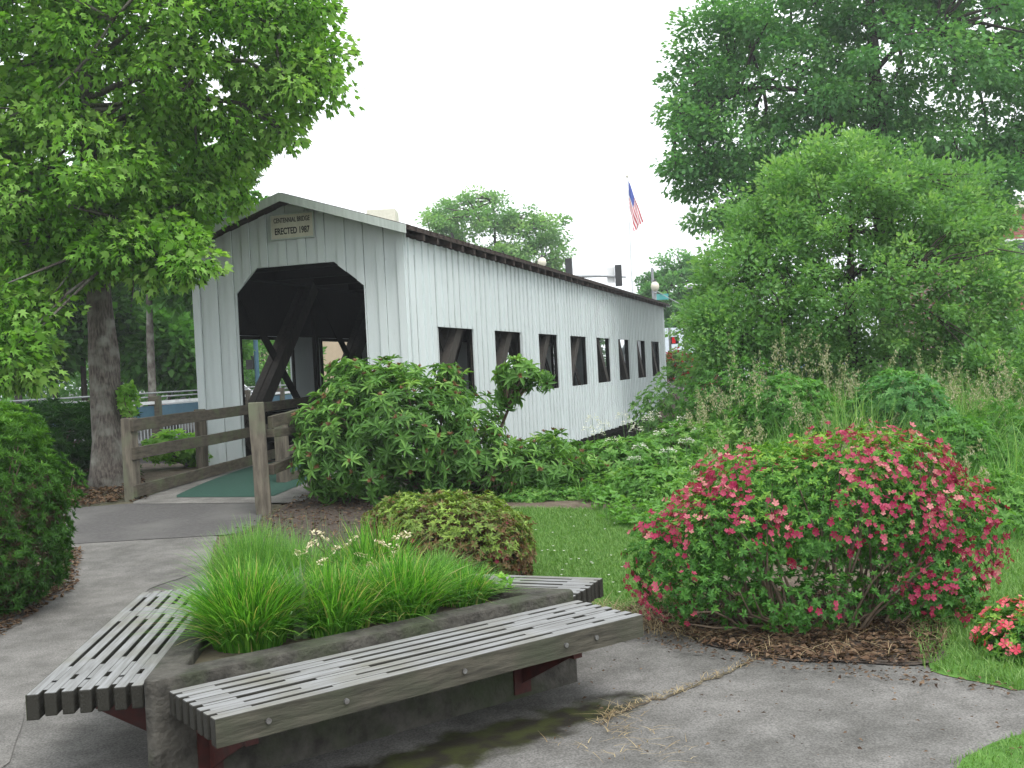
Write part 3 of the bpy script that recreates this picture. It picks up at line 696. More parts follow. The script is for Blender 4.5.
def bench(a, ang, label, wid=.50, edge='seat_edge', st=0.0, ln=LS):
    """bench along side starting at a, running in direction ang; outward is to the right of it"""
    b = empty('bench', (a.x, a.y, 0), ang, label, 'bench', 'benches round the triangular planter')
    zt = .43; dp = .095; ns = 7; sw = .047; pitch = (wid - .02 - sw) / (ns - 1)
    for i in range(ns):
        y = -.025 - i * pitch
        z = zt + rnd.uniform(-.002, .002); m_ = M[edge] if i == ns - 1 else M['seat_wood']
        dpp = .105 if i == ns - 1 else dp
        # long slat in one piece with rounded edges
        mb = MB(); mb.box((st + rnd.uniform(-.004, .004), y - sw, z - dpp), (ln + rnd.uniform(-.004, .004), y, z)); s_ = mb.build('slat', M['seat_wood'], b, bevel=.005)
        if i == ns - 1:
            mb = MB(); mb.box((st + .002, y - sw - .003, z - dpp), (ln - .002, y - sw - .0005, z - .003)); mb.build('slat_face', M[edge], s_)
    # spacer blocks between slats
    xs_ = [st + 0.10, .62, 1.17, 1.72, ln - .12]
    for i in range(ns - 1):
        y = -.025 - i * pitch
        for k, x in enumerate(xs_):
            l = .24 if k in (1, 3) else (.13 if k in (0, 4) else 0)
            if l == 0: continue
            o = .10 * (i % 2) if k in (1, 3) else 0
            mb = MB(); mb.box((x - l / 2 + o, y - pitch + .0005, zt - .085), (x + l / 2 + o, y - sw - .0005, zt - .002)); mb.build('spacer', M['seat_wood'], b)
    for x in (st + .16, ln - .36):
        mb = MB()     # steel bracket: top arm, gusset plate, wall plate
        yo = -.025 - (ns - 1) * pitch - sw
        mb.box((x - .025, yo + .06, zt - .146), (x + .025, -.012, zt - .10))
        mb.add([(x - .005, -.012, zt - .146), (x - .005, yo + .1, zt - .146), (x - .005, -.012, .08), (x + .005, -.012, zt - .146), (x + .005, yo + .1, zt - .146), (x + .005, -.012, .08)], [(0, 1, 2), (5, 4, 3), (0, 3, 4, 1), (1, 4, 5, 2)])
        mb.box((x - .05, -.012, .03), (x + .05, -.001, zt - .10))
        mb.build('bracket', M['redsteel'], b)
    for x in (st + .2, .62, 1.17, 1.72, ln - .30):
        y = -.025 - (ns - 1) * pitch - sw - .004
        mb = MB(); mb.tube([(x, y, zt - .05), (x, y - .008, zt - .05)], .011, 10); mb.build('bolt', M['steel'], b)
    return b
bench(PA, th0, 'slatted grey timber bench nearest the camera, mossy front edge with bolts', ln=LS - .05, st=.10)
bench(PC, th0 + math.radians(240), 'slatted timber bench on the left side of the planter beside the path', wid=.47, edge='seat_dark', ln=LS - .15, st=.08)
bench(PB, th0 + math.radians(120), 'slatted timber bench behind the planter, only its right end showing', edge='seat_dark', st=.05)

# ================================================================== VEGETATION BUILDERS
def ell_pts(ells, n, shell=(.6, 1.0), reject=.9, zmin=None, hemi=None):
    """points in the shells of a union of ellipsoids: (pos, outward)"""
    w8 = np.array([(r[0] * r[2] + r[0] * r[1] + r[1] * r[2]) for c, r in ells]); w8 = w8 / w8.sum(); out = []; dr = []
    C = [np.array(c) for c, r in ells]; R = [np.array(r) for c, r in ells]
    for i in range(len(ells)):
        k = max(4, int(n * w8[i])); u = nrm(RG.normal(0, 1, (k, 3))); rr = RG.uniform(shell[0] ** 2, shell[1] ** 2, (k, 1)) ** .5
        # lumpy surface
        lump = np.array([1 + .16 * noise.noise(Vector(tuple(a * 2.3 + i * 7))) for a in u])[:, None]
        p = C[i] + u * R[i] * rr * lump; keep = np.ones(k, bool)
        for j in range(len(ells)):
            if j != i: keep &= (((p - C[j]) / R[j]) ** 2).sum(1) > reject ** 2
        if zmin is not None: keep &= p[:, 2] > zmin
        out.append(p[keep]); dr.append(nrm(u / R[i])[keep])
    return np.concatenate(out), np.concatenate(dr)
ICM = CM.inverted()
ICMn = np.array(ICM)
def inview(p, m=170):
    q = p @ ICMn[:3, :3].T + ICMn[:3, 3]; z = -q[:, 2]; x = W / 2 + FPX * q[:, 0] / z; y = H / 2 - FPX * q[:, 1] / z
    return (z > .3) & (x > -m) & (x < W + m) & (y > -m) & (y < H + m)
def clumpleaves(cp, cd, cr, nl, size, flat=.6, droop=.35, tintspread=.3, outw=.5):
    """leaf positions around clump centres"""
    n = len(cp); N = n * nl; c = np.repeat(cp, nl, 0); d = np.repeat(cd, nl, 0); r = np.repeat(np.asarray(cr) * np.ones(n), nl)[:, None]
    u = nrm(RG.normal(0, 1, (N, 3))); rad = RG.random((N, 1)) ** .45
    o = u * rad * r; o[:, 2] *= flat
    pos = c + o; dirs = nrm(o) * .8 + d * outw + RG.normal(0, .4, (N, 3)); dirs[:, 2] -= droop
    tint = np.clip(np.repeat(RG.random(n) * (1 - tintspread), nl) + RG.random(N) * tintspread * 1.0 + .08 * (u[:, 2]), 0, 1)
    sz = size * RG.uniform(.5, 1.3, N)
    return pos, dirs, sz, tint
def branchmesh(base_pts, rads, tips, name, m, parent, nmain=9, twig=.02, thin=.35, sides=6):
    """trunk tube plus limbs that reach the clump positions"""
    mb = MB(); bp_ = [Vector(p) for p in base_pts]
    dense = []; dr_ = []
    for i in range(len(bp_) - 1):
        for k in range(6):
            t = k / 6; dense.append(bp_[i].lerp(bp_[i + 1], t) + Vector((rnd.uniform(-1, 1), rnd.uniform(-1, 1), 0)) * rads[i] * .05); dr_.append(rads[i] * (1 - t) + rads[i + 1] * t)
    dense.append(bp_[-1]); dr_.append(rads[-1])
    dr_[0] *= 1.35; dr_[1] *= 1.12
    mb.tube(dense, dr_, 14, wob=.25); tr = mb.build(name, m, parent, smooth=True)
    if len(tips) == 0: return tr
    mb = MB(); tips = [Vector(t) for t in tips]
    idx = list(range(len(tips))); rnd.shuffle(idx); mains = idx[:nmain]; nodes_ = []
    lo = int(len(dense) * .35)
    for i in mains:
        t = tips[i]; cand = [k for k in range(lo, len(dense)) if dense[k].z < t.z + .2] or [lo]
        k = min(cand, key=lambda k: (dense[k] - t).length - .3 * (dense[k].z - dense[0].z)); a = dense[k]; L = (t - a).length
        pts = []; rr = []
        for q in range(8):
            f = q / 7; p = a.lerp(t, f); p.z += math.sin(f * math.pi) * L * .10; p += Vector((rnd.uniform(-1, 1), rnd.uniform(-1, 1), rnd.uniform(-1, 1))) * L * .025 * (0 < q < 7)
            pts.append(p); rr.append(max(twig, dr_[k] * .5 * (1 - f) + twig * f)); nodes_.append((p, rr[-1]))
        mb.tube(pts, rr, sides, cap=False)
    for i in idx[nmain:]:
        t = tips[i]; p0, r0 = min(nodes_, key=lambda n_: (n_[0] - t).length); L = (t - p0).length
        mid = p0.lerp(t, .5) + Vector((rnd.uniform(-1, 1), rnd.uniform(-1, 1), rnd.uniform(-.3, 1))) * L * .12
        mb.tube([p0, mid, t], [min(r0 * .7, twig * 1.6), twig, twig * thin], max(3, sides - 2), cap=False)
    mb.build('limbs', m, parent, smooth=True); return tr
def tree(name, label, base, top, r0, ells, ncl, cr, nl, lsize, m, bark='bark', aspect=.8, tmpl=LEAF4, mid=None, group=None, shell=(.45, 1.0), flat=.6, droop=.35, cat='tree', spread=.35, twig=.025, nmain=9, limbs=True, marg=170):
    base = Vector(base); root = empty(name, base, 0, label, cat, group)
    cp, cd = ell_pts(ells, ncl, shell, .72); k = inview(cp, marg); cp, cd = cp[k], cd[k]
    crs = cr * RG.uniform(.6, 1.35, len(cp))
    top = Vector(top); pts = [base, base.lerp(top, .3) + Vector((rnd.uniform(-.1, .1),) * 3) * r0 * 2, base.lerp(top, .65), top] if mid is None else [base] + mid + [top]
    n_ = len(pts); rads = [r0 * (1 - .8 * i / (n_ - 1)) for i in range(n_)]
    tips = cp if limbs else cp[:0]
    if len(tips) > 260: tips = tips[RG.permutation(len(tips))[:260]]
    loc = np.array(base)
    branchmesh([p - base for p in pts], rads, [Vector(t) - base for t in tips], 'trunk', M[bark], root, nmain=nmain, twig=twig)
    pos, d, sz, ti = clumpleaves(cp, cd, crs, nl, lsize, flat, droop, spread)
    leaves('crown', pos - loc, d, sz, aspect, M[m], root, ti, tmpl)
    return root
def rosettes(cp, cd, k, size, spread=.9, tintbase=None, tsp=.35, lift=.25, asp=1):
    """k leaves radiating round each tip"""
    n = len(cp); N = n * k; c = np.repeat(cp, k, 0); ax = np.repeat(nrm(cd + np.array([0, 0, .5]) + RG.normal(0, .3, cd.shape)), k, 0)
    a = np.cross(ax, np.array([.3, .9, .1])[None]); a = nrm(a); b = np.cross(ax, a)
    ph = np.tile(np.arange(k) * 2 * np.pi / k, n) + np.repeat(RG.random(n) * 6.28, k) + RG.normal(0, .25, N)
    d = a * np.cos(ph)[:, None] + b * np.sin(ph)[:, None]; d = nrm(d * spread + ax * (lift + RG.normal(0, .25, (N, 1))))
    t = np.repeat(RG.random(n) if tintbase is None else tintbase, k) * (1 - tsp) + RG.random(N) * tsp
    return c, d, size * RG.uniform(.7, 1.15, N), np.clip(t, 0, 1), ax
def leaves_ax(name, cen, dirs, ax, size, aspect, m, parent=None, tint=None, tmpl=LEAF4):
    d = nrm(dirs); x = nrm(np.cross(d, ax + RG.normal(0, .2, ax.shape))); z = np.cross(x, d); s = np.asarray(size).reshape(-1, 1) * np.ones((len(cen), 1))
    return instmesh(name, cen, x * s * aspect, d * s, z * s, tmpl[0], tmpl[1], M[m], parent, tint)
def stems(parent, base, tips, r, name='stem', n=40, m='twig', bulge=.15, bs=0):
    mb = MB()
    for t in [tips[i] for i in RG.permutation(len(tips))[:n]]:
        t = Vector(t); b = Vector(base) + Vector((rnd.uniform(-1, 1), rnd.uniform(-1, 1), 0)) * r * 6 + Vector((t.x * bs, t.y * bs * .6, 0))
        mid = b.lerp(t, .5) + Vector((rnd.uniform(-1, 1), rnd.uniform(-1, 1), rnd.uniform(-.3, 1))) * (t - b).length * bulge
        mb.tube([b, b.lerp(mid, .5) + Vector((0, 0, .02)), mid, mid.lerp(t, .55), t], [r, r * .85, r * .65, r * .45, r * .25], 5, cap=False)
    return mb.build(name, M[m], parent, smooth=True)

# ================================================================== TREES
mb_ = Vector(G(112, 487)); mb_.z -= .1
maple_top = P(75, -60, 14.6)
ME = [(P(105, 60, 14.4), (2.7, 2.4, 2.6)), (P(225, 55, 14.2), (1.2, 1.4, 1.35)), (P(45, 200, 14.0), (1.8, 1.8, 1.2)), (P(148, 210, 13.8), (.65, .9, .85)),
      (P(265, 30, 14.0), (.95, 1.0, .9)), (P(90, -170, 14.5), (3.0, 2.6, 1.8)), (P(300, 85, 13.6), (.45, .5, .3)), (P(12, 320, 13), (.55, .6, .5)), (P(5, 365, 12.6), (.45, .5, .35)), (P(135, 250, 13.3), (.7, .7, .4)), (P(192, 262, 12.9), (.24, .3, .2)), (P(318, 55, 13.8), (.22, .3, .2)), (P(285, 130, 13.8), (.22, .3, .16))]
tree('maple_tree', 'large bright green maple tree with pale grey trunk at left beside the rail fence', mb_, maple_top, .25, ME, 1650, .31, 56, .125, 'maple', tmpl=STAR, aspect=.62, shell=(.3, 1.02), mid=[P(101, 330, 14.8), P(90, 180, 14.7)], flat=.7, droop=.5, nmain=14)
def gb(px, Y, dz=-.1):
    p = P(px, 400, Y); return Vector((p.x, p.y, T(p.x, p.y) + dz))
OE = [(P(870, 40, 30), (4.6, 4.4, 5.0)), (P(745, 90, 29.5), (2.3, 2.4, 2.6)), (P(990, 90, 30), (2.9, 3, 4)), (P(700, 150, 29), (.9, 1.3, 1.3)), (P(722, 205, 29), (.8, 1.0, 1.0)), (P(860, -140, 30), (4.5, 4, 3.5)), (P(975, 190, 29), (1.4, 2, 1.2)), (P(770, 190, 29), (1.3, 1.3, 1.4))]
tree('oak_tree', 'tall dark green oak tree at upper right rising above the lighter bushy willow', gb(900, 30), P(865, -60, 30), .45, OE, 950, .70, 170, .155, 'oak', 'darkbark', aspect=.7, shell=(.35, 1.0), flat=.6, droop=.25, tmpl=LEAF4, nmain=14, twig=.05)
WE = [(P(860, 290, 17), (2.1, 1.8, 2.0)), (P(752, 300, 16.8), (.85, 1.1, 1.35)), (P(945, 330, 17), (1.5, 1.5, 1.7)), (P(850, 200, 17), (1.4, 1.2, .85)), (P(775, 235, 17), (.8, .9, .85)), (P(930, 215, 17.2), (1.1, 1, .8)), (P(1010, 400, 15.5), (1.0, 1, .9)), (P(720, 340, 16.2), (.5, .7, .6))]
tree('willow_tree', 'broad light green willow bush with fine leaves below the tall oak', gb(850, 17), P(850, 200, 17), .14, WE, 2300, .24, 70, .085, 'willow', 'darkbark', aspect=.58, shell=(.35, 1.16), flat=.8, droop=-.1, nmain=16, twig=.012, spread=.4)
tree('young_tree', 'pale loose-crowned tree standing beyond the middle of the bridge roof', gb(495, 65), P(495, 215, 65), .25, [(P(470, 232, 65), (3.1, 2.8, 2.5)), (P(525, 240, 65), (2.8, 2.5, 2.4)), (P(495, 275, 65), (4.5, 3, 2.6)), (P(440, 235, 65), (1.3, 1.2, 1.2))], 300, .7, 150, .2, 'willow', 'darkbark', aspect=.7, shell=(.4, 1.05), tmpl=LEAF4, twig=.05)
tree('round_tree', 'distant round dark green tree right of the flagpole', gb(680, 64), P(680, 270, 64), .3, [(P(680, 300, 64), (2.5, 2.4, 2.9)), (P(662, 318, 63), (1.5, 1.5, 2.0)), (P(700, 300, 64), (1.7, 1.5, 2))], 420, .5, 120, .18, 'oak', 'darkbark', shell=(.6, 1.0), twig=.05)
tree('small_tree', 'small yellow-green tree in front of the distant round tree', gb(705, 46), P(702, 320, 46), .12, [(P(692, 325, 46), (.9, .9, .9)), (P(720, 330, 46), (1.2, 1, 1.2))], 70, .4, 50, .17, 'willow', 'darkbark', twig=.03)
# trees behind the road on the left
LT = [(147, 27, .16, 'slender bare-trunked tree between the maple and the bridge', 'farleaf', [(150, 190, 1.7, 1.9), (190, 260, 1.1, 1.0)]),
      (80, 30, .13, 'thin grey-trunked tree just left of the maple trunk', 'forest', [(70, 240, 2.0, 1.8), (95, 320, 1.2, .7)]),
      (15, 29, .16, 'dark tree at the left edge behind the juniper', 'farleaf', [(0, 270, 2.2, 2.0), (20, 350, 1.5, .9)]),
      (52, 38, .15, 'dim tree standing far back between two left trunks', 'forest', [(45, 280, 3.0, 3.2), (10, 330, 2, 2)]),
      (118, 42, .2, 'dark leafy tree far behind the maple trunk', 'forest', [(115, 270, 3.2, 4.0), (140, 330, 2.4, 1.8)]),
      (190, 37, .3, 'tree with dark brown trunk against the bridge left corner', 'farleaf', [(205, 265, 2.6, 3.0), (225, 215, 1.6, 1.3), (180, 340, 2.2, 1.1)]),
      (168, 31, .1, 'low bright green understory tree left of the bridge front', 'farleaf', [(172, 355, 1.2, .95), (150, 345, .8, .8), (196, 372, .6, .5)])]
for px, Y, r, lab, mm, el in LT:
    tree('woodland_tree', lab, gb(px, Y), P(px - 2, el[0][1] - 40, Y), r, [(P(a, b, Y), (rx, rx, rz)) for a, b, rx, rz in el], 230, .55, 70, .24, mm, 'darkbark' if mm == 'forest' else 'bark', group='trees behind the road railing', shell=(.35, 1.0), twig=.03)
# hedge and far woods
def mass(name, label, cat, ells, n, size, mm, nl=40, cr=.5, shell=(.6, 1.0), kind=None, aspect=.6):
    cp, cd = ell_pts(ells, n, shell, .8); k = inview(cp); cp, cd = cp[k], cd[k]
    pos, d, sz, ti = clumpleaves(cp, cd, cr, nl, size); o = leaves(name, pos, d, sz, aspect, M[mm], None, ti)
    tag(o, label, cat, kind=kind); return o
fe = [(Vector((x, 105 + rnd.uniform(-6, 6), 1.5)), (7, 3, rnd.uniform(3.2, 5.5))) for x in range(-75, 80, 8)]
mass('far_woods', 'dark mass of woodland beyond the street', 'woods', fe, 800, .6, 'darkleaf', 40, 1.6, kind='stuff')
we = [(Vector((x, 48 + rnd.uniform(-3, 3), 1.6)), (3.2, 2.2, rnd.uniform(2.2, 3.8))) for x in np.arange(-34, -9, 3.2)]
mass('woodland_edge', 'dark leafy woodland edge behind the left road railing', 'woods', we, 900, .24, 'farleaf', 55, .8, kind='stuff')
je = [(P(50, 445, 16), (1.15, .9, .55)), (P(85, 475, 15.6), (.7, .6, .4)), (P(15, 470, 15), (.9, .7, .5)), (P(60, 425, 17), (1.2, .8, .35))]
def shrub(name, label, base, ells, nros, k, size, mm, cat='shrub', aspect=.4, inner=.5, stem_r=.012, nstem=30, tmpl=LEAF4, lift=.3, shell=(.85, 1.04), zmin=None, tintf=None, stem_m='twig', tsp=.35, filt=None, group=None, bs=0):
    base = Vector(base); loc = np.array(base); root = empty(name, base, 0, label, cat, group)
    cp, cd = ell_pts(ells, nros, shell, .85, zmin); 
    if filt is not None: kk = filt(cp, cd); cp, cd = cp[kk], cd[kk]
    ci, di = ell_pts(ells, int(nros * inner), (.35, .8), .5, zmin)
    if filt is not None: kk = filt(ci, di); ci, di = ci[kk], di[kk]
    stems(root, (0, 0, 0), [tuple(p - loc) for p in cp], stem_r, n=nstem, m=stem_m, bs=bs)
    tb = tintf(cp, cd) if tintf else RG.random(len(cp))
    allp = np.concatenate([cp, ci]); alld = np.concatenate([cd, di]); tb = np.concatenate([tb, RG.random(len(ci)) * .5])
    c, d, s_, t, ax = rosettes(allp, alld, k, size, tintbase=tb, lift=lift, tsp=tsp)
    leaves_ax('foliage', c - loc, d, ax, s_, aspect, mm, root, t, tmpl)
    return root, cp, cd, loc
up = lambda cp, cd: np.clip(.35 + .35 * cd[:, 2] + RG.normal(0, .2, len(cp)), 0, 1)
shrub('juniper', 'dark green spreading juniper left of the maple trunk', gb(50, 15.5, 0), je, 900, 16, .15, 'darkleaf', aspect=.12, lift=.5)
# yew-like shrub at the left edge
YSH = (.85, 1.18)
YE = [(P(-25, 510, 7.8), (.60, .6, .62)), (P(5, 560, 7.7), (.36, .5, .30)), (P(-20, 440, 7.9), (.38, .4, .25)), (P(15, 500, 7.9), (.28, .35, .32))]
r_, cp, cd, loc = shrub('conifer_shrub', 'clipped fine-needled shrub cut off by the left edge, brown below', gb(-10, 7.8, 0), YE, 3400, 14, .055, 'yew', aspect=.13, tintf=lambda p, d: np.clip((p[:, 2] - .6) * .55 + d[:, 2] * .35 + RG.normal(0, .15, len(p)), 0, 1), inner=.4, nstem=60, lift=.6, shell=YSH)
dp_, dd_ = ell_pts(YE, 1500, (.8, .98), .8); kk = dp_[:, 2] < 1.0; c, d, s_, t, ax = rosettes(dp_[kk], dd_[kk], 10, .06)
leaves_ax('dead_needles', c - loc, d, ax, s_, .12, 'dryneedle', r_, t)
# light bush behind the left fence
shrub('hydrangea', 'low bright green broad-leaved bush seen through the left rail fence', gb(185, 17.5, 0), [(P(175, 447, 17.2), (.5, .5, .25)), (P(205, 455, 17.4), (.35, .4, .2))], 160, 7, .13, 'maple', aspect=.6, tmpl=LEAF6)
shrub('sprout', 'fresh green shoots on the right side of the maple trunk', gb(128, 14.6, .9), [(P(128, 400, 14.6), (.12, .12, .22))], 40, 6, .09, 'maple', aspect=.6, nstem=6)
# rhododendron
RE = [(P(400, 435, 12.2), (.98, .9, .72)), (P(335, 455, 12.2), (.40, .6, .48)), (P(462, 458, 12.2), (.58, .7, .50)), (P(535, 472, 12.3), (.55, .7, .36)), (P(362, 395, 12.3), (.40, .4, .32)), (P(425, 405, 12.4), (.46, .4, .26)), (P(588, 478, 12.6), (.34, .5, .24)), (P(555, 455, 12.8), (.30, .4, .24)), (P(350, 372, 12.4), (.22, .25, .14)), (P(405, 378, 12.3), (.16, .2, .16)), (P(446, 378, 12.3), (.13, .2, .16)), (P(318, 425, 12.1), (.22, .3, .2))]
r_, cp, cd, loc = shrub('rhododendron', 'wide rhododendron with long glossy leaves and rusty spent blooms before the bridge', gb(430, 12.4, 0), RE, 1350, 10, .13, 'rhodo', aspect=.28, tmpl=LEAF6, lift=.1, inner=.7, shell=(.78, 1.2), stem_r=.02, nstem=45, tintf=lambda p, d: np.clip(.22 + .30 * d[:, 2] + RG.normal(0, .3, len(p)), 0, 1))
kk = RG.random(len(cp)) < .34; c, d, s_, t, ax = rosettes(cp[kk] + cd[kk] * .035, cd[kk], 10, .05, lift=.9); leaves_ax('spent_blooms', c - loc, d, ax, s_, .5, 'rust', r_, t)
SE = [(P(519, 374, 12.0), (.22, .20, .15)), (P(540, 380, 12.0), (.12, .12, .08)), (P(508, 395, 12), (.13, .13, .14))]
cps, cds = ell_pts(SE, 58, (.5, 1.1), .7); c, d, s_, t, ax = rosettes(cps, cds, 10, .145, tintbase=up(cps, cds), lift=.15); leaves_ax('upright_branch_leaves', c - loc, d, ax, s_, .30, 'rhodo', r_, t, LEAF6)
mb = MB(); b0 = P(492, 450, 12.2) - Vector(loc)
for tp in cps[:24]: 
    t = Vector(tp - loc); j = P(508, 410, 12.05) - Vector(loc); mb.tube([b0, j, t], [.022, .016, .006], 6, cap=False)
mb.build('upright_branch', M['twig'], r_, smooth=True)
kk = RG.random(len(cps)) < .4; c, d, s_, t, ax = rosettes(cps[kk], cds[kk], 9, .045, lift=.9); leaves_ax('spent_blooms', c - loc, d, ax, s_, .5, 'rust', r_, t)
# pink azalea
AE = [(P(805, 600, 6.08), (.62, .30, .20)), (P(695, 590, 6.15), (.30, .3, .19)), (P(925, 588, 6.2), (.34, .32, .22)), (P(830, 525, 6.45), (.80, .60, .52)), (P(925, 535, 6.45), (.40, .45, .40)), (P(725, 548, 6.35), (.46, .5, .38)), (P(660, 560, 6.3), (.19, .3, .26)), (P(870, 480, 6.5), (.50, .45, .30)), (P(770, 490, 6.5), (.45, .4, .27))]
abase = Vector(G(815, 632)); abase.y += .05
nz3 = lambda p, f, o=0: np.array([noise.noise(Vector(tuple(q * f + o))) for q in p])
def azf(p, d):      # bare-stemmed low front: few leaves there
    low = (p[:, 2] < .52 + .2 * nz3(p, 3)) & (p[:, 1] < 6.5) & (RG.random(len(p)) < .68 - .55 * (nz3(p, 4, 2) > .05)); return ~low
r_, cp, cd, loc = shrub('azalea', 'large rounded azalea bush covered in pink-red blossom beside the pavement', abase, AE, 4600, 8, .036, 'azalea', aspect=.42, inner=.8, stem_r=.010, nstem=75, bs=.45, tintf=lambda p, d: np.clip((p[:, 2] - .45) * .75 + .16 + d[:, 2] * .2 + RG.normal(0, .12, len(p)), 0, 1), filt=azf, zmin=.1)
sp_, sd_ = ell_pts(AE, 9000, (.99, 1.06), .96, .12)
def px_of(p):
    q = p @ ICMn[:3, :3].T + ICMn[:3, 3]; return W / 2 - FPX * q[:, 0] / q[:, 2], H / 2 + FPX * q[:, 1] / q[:, 2]
rel = (sp_ - np.array(P(815, 530, 6.4)))
rx_, rz__ = rel[:, 0], rel[:, 2]
dens = .10 + nz3(sp_, 2.8) * 1.5 + .42 * (rz__ > .02) + .50 * ((rx_ > .30) & (rz__ > -.38)) + .45 * (rx_ < -.80) - 1.1 * ((rz__ < -.02) & (rx_ < .35) & (rx_ > -.80)) - .25 * (rz__ > .48)
kk = (RG.random(len(sp_)) < np.clip(dens, .03, .95)) & (RG.random(len(sp_)) < .38); fc, fd = sp_[kk], sd_[kk]
n_ = len(fc); k_ = 3; c = np.repeat(fc, k_, 0) + RG.normal(0, .028, (n_ * k_, 3)); a = nrm(np.repeat(fd, k_, 0) + RG.normal(0, .45, (n_ * k_, 3)))
x = nrm(np.cross(a, np.array([.2, .3, .9])[None])); y = np.cross(a, x); sz = RG.uniform(.014, .026, (n_ * k_, 1))
ft = np.clip(np.repeat(RG.random(n_) * .7 + .15 * (fd[:, 2] + 0.2), k_) + RG.random(n_ * k_) * .35, 0, 1)
instmesh('blossom', c - loc, x * sz, y * sz, a * sz, FLOWER[0], FLOWER[1], M['pink'], r_, ft)
# small bronze azalea
BE = [(P(450, 540, 8.1), (.60, .5, .36)), (P(405, 530, 8.3), (.34, .4, .26)), (P(500, 555, 8.0), (.26, .36, .26))]
bb = gb(450, 8.2, 0)
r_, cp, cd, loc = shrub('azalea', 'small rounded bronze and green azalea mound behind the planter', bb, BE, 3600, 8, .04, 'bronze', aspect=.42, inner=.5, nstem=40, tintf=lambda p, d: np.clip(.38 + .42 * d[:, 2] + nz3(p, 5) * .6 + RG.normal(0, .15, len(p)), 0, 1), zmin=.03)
sp_, sd_ = ell_pts(BE, 700, (.98, 1.04), .96, .05); kk = (RG.random(len(sp_)) < .35) & (sd_[:, 2] < .6); fc, a = sp_[kk], nrm(sd_[kk]); x = nrm(np.cross(a, np.array([.2, .3, .9])[None])); y = np.cross(a, x); sz = RG.uniform(.012, .02, (len(fc), 1))
instmesh('faded_blossom', fc - loc, x * sz, y * sz, a * sz, FLOWER[0], FLOWER[1], M['pink'], r_, RG.random(len(fc)) * .35)
# coral azalea at the right edge
CE = [(P(1040, 640, 5.55), (.30, .3, .20)), (P(1010, 650, 5.5), (.14, .2, .14))]
r_, cp, cd, loc = shrub('azalea', 'low coral-red azalea cut off by the right edge of the pavement', gb(1040, 5.6, 0), CE, 600, 8, .036, 'azalea', aspect=.42, nstem=20, zmin=.02)
sp_, sd_ = ell_pts(CE, 900, (1.0, 1.08), .96, .05); kk = RG.random(len(sp_)) < .45; fc, a = sp_[kk], nrm(sd_[kk] + RG.normal(0, .3, (kk.sum(), 3))); x = nrm(np.cross(a, np.array([.2, .3, .9])[None])); y = np.cross(a, x); sz = RG.uniform(.02, .032, (len(fc), 1))
instmesh('blossom', fc - loc, x * sz, y * sz, a * sz, FLOWER[0], FLOWER[1], M['coral'], r_)
# red shrub at the far end of the bridge
XE = [(P(676, 366, 41), (.75, .7, .6)), (P(700, 372, 41.5), (.7, .7, .6))]
r_, cp, cd, loc = shrub('red_shrub', 'red flowering shrub at the far end of the bridge wall', gb(680, 41, 0), XE, 400, 6, .14, 'rhodo', aspect=.4, nstem=10)
pos, d, sz, ti = clumpleaves(*ell_pts(XE, 170, (.95, 1.05), .9), .14, 14, .10); leaves('blossom', pos - loc, d, sz, .7, M['redpetal'], r_, ti)
# green bank shrubs on the right
SH = [((1000, 520, 9.6), (.42, .5, .42), 'leafy green bush between the pink azalea and the right edge', 'wild', .06),
      ((940, 615, 6.5), (.30, .3, .16), 'low green weeds at the right foot of the pink azalea', 'wild', .05),
      ((870, 425, 16.5), (1.3, .9, .8), 'dark bush under the middle of the willow', 'farleaf', .07),
      ((690, 405, 17), (.8, .8, .7), 'thin bush between the bridge end and the willow', 'willow', .07),
      ((545, 500, 11.7), (.55, .25, .13), 'low green weeds along the foot of the rhododendron', 'wild', .06),
      ((790, 410, 13.0), (.55, .5, .42), 'dark-leaved bush standing in the tall grass behind the pink azalea', 'farleaf', .07),
      ((900, 405, 12.6), (.5, .5, .40), 'green bush in the tall grass straight above the right of the pink azalea', 'oak', .07),
      ((960, 455, 11.5), (.45, .4, .40), 'leafy bush in the grass just right above the pink azalea', 'farleaf', .07),
      ((650, 487, 11.4), (.45, .4, .20), 'low green weeds at the back edge of the lawn', 'wild', .07),
      ((1005, 455, 12.5), (.75, .6, .6), 'dark leafy bush at the right edge behind the azalea', 'farleaf', .07),
      ((930, 440, 15), (1.2, .9, .7), 'leafy bush under the willow behind the tall grasses', 'willow', .07),
      ((745, 400, 15.5), (.9, .8, .6), 'low bush under the left side of the willow', 'farleaf', .07),
      ((620, 468, 12.8), (.75, .6, .36), 'soft green weedy bush at the end of the rhododendron', 'wild', .08),
      ((690, 455, 13.8), (.8, .7, .42), 'weedy bush below the far end of the bridge wall', 'wild', .08),
      ((560, 482, 13.2), (.5, .5, .3), 'leafy green plant against the foot of the bridge wall', 'farleaf', .09)]
for (px, py, Y), r, lab, mm, ls in SH:
    shrub('bank_shrub', lab, gb(px, Y, 0), [(P(px, py, Y), r), (P(px + 25, py + 14, Y - .2), tuple(q * .7 for q in r)), (P(px - 28, py + 10, Y + .1), tuple(q * .65 for q in r))], 900, 8, ls, mm, aspect=.45, nstem=25, group='shrubs on the creek bank')

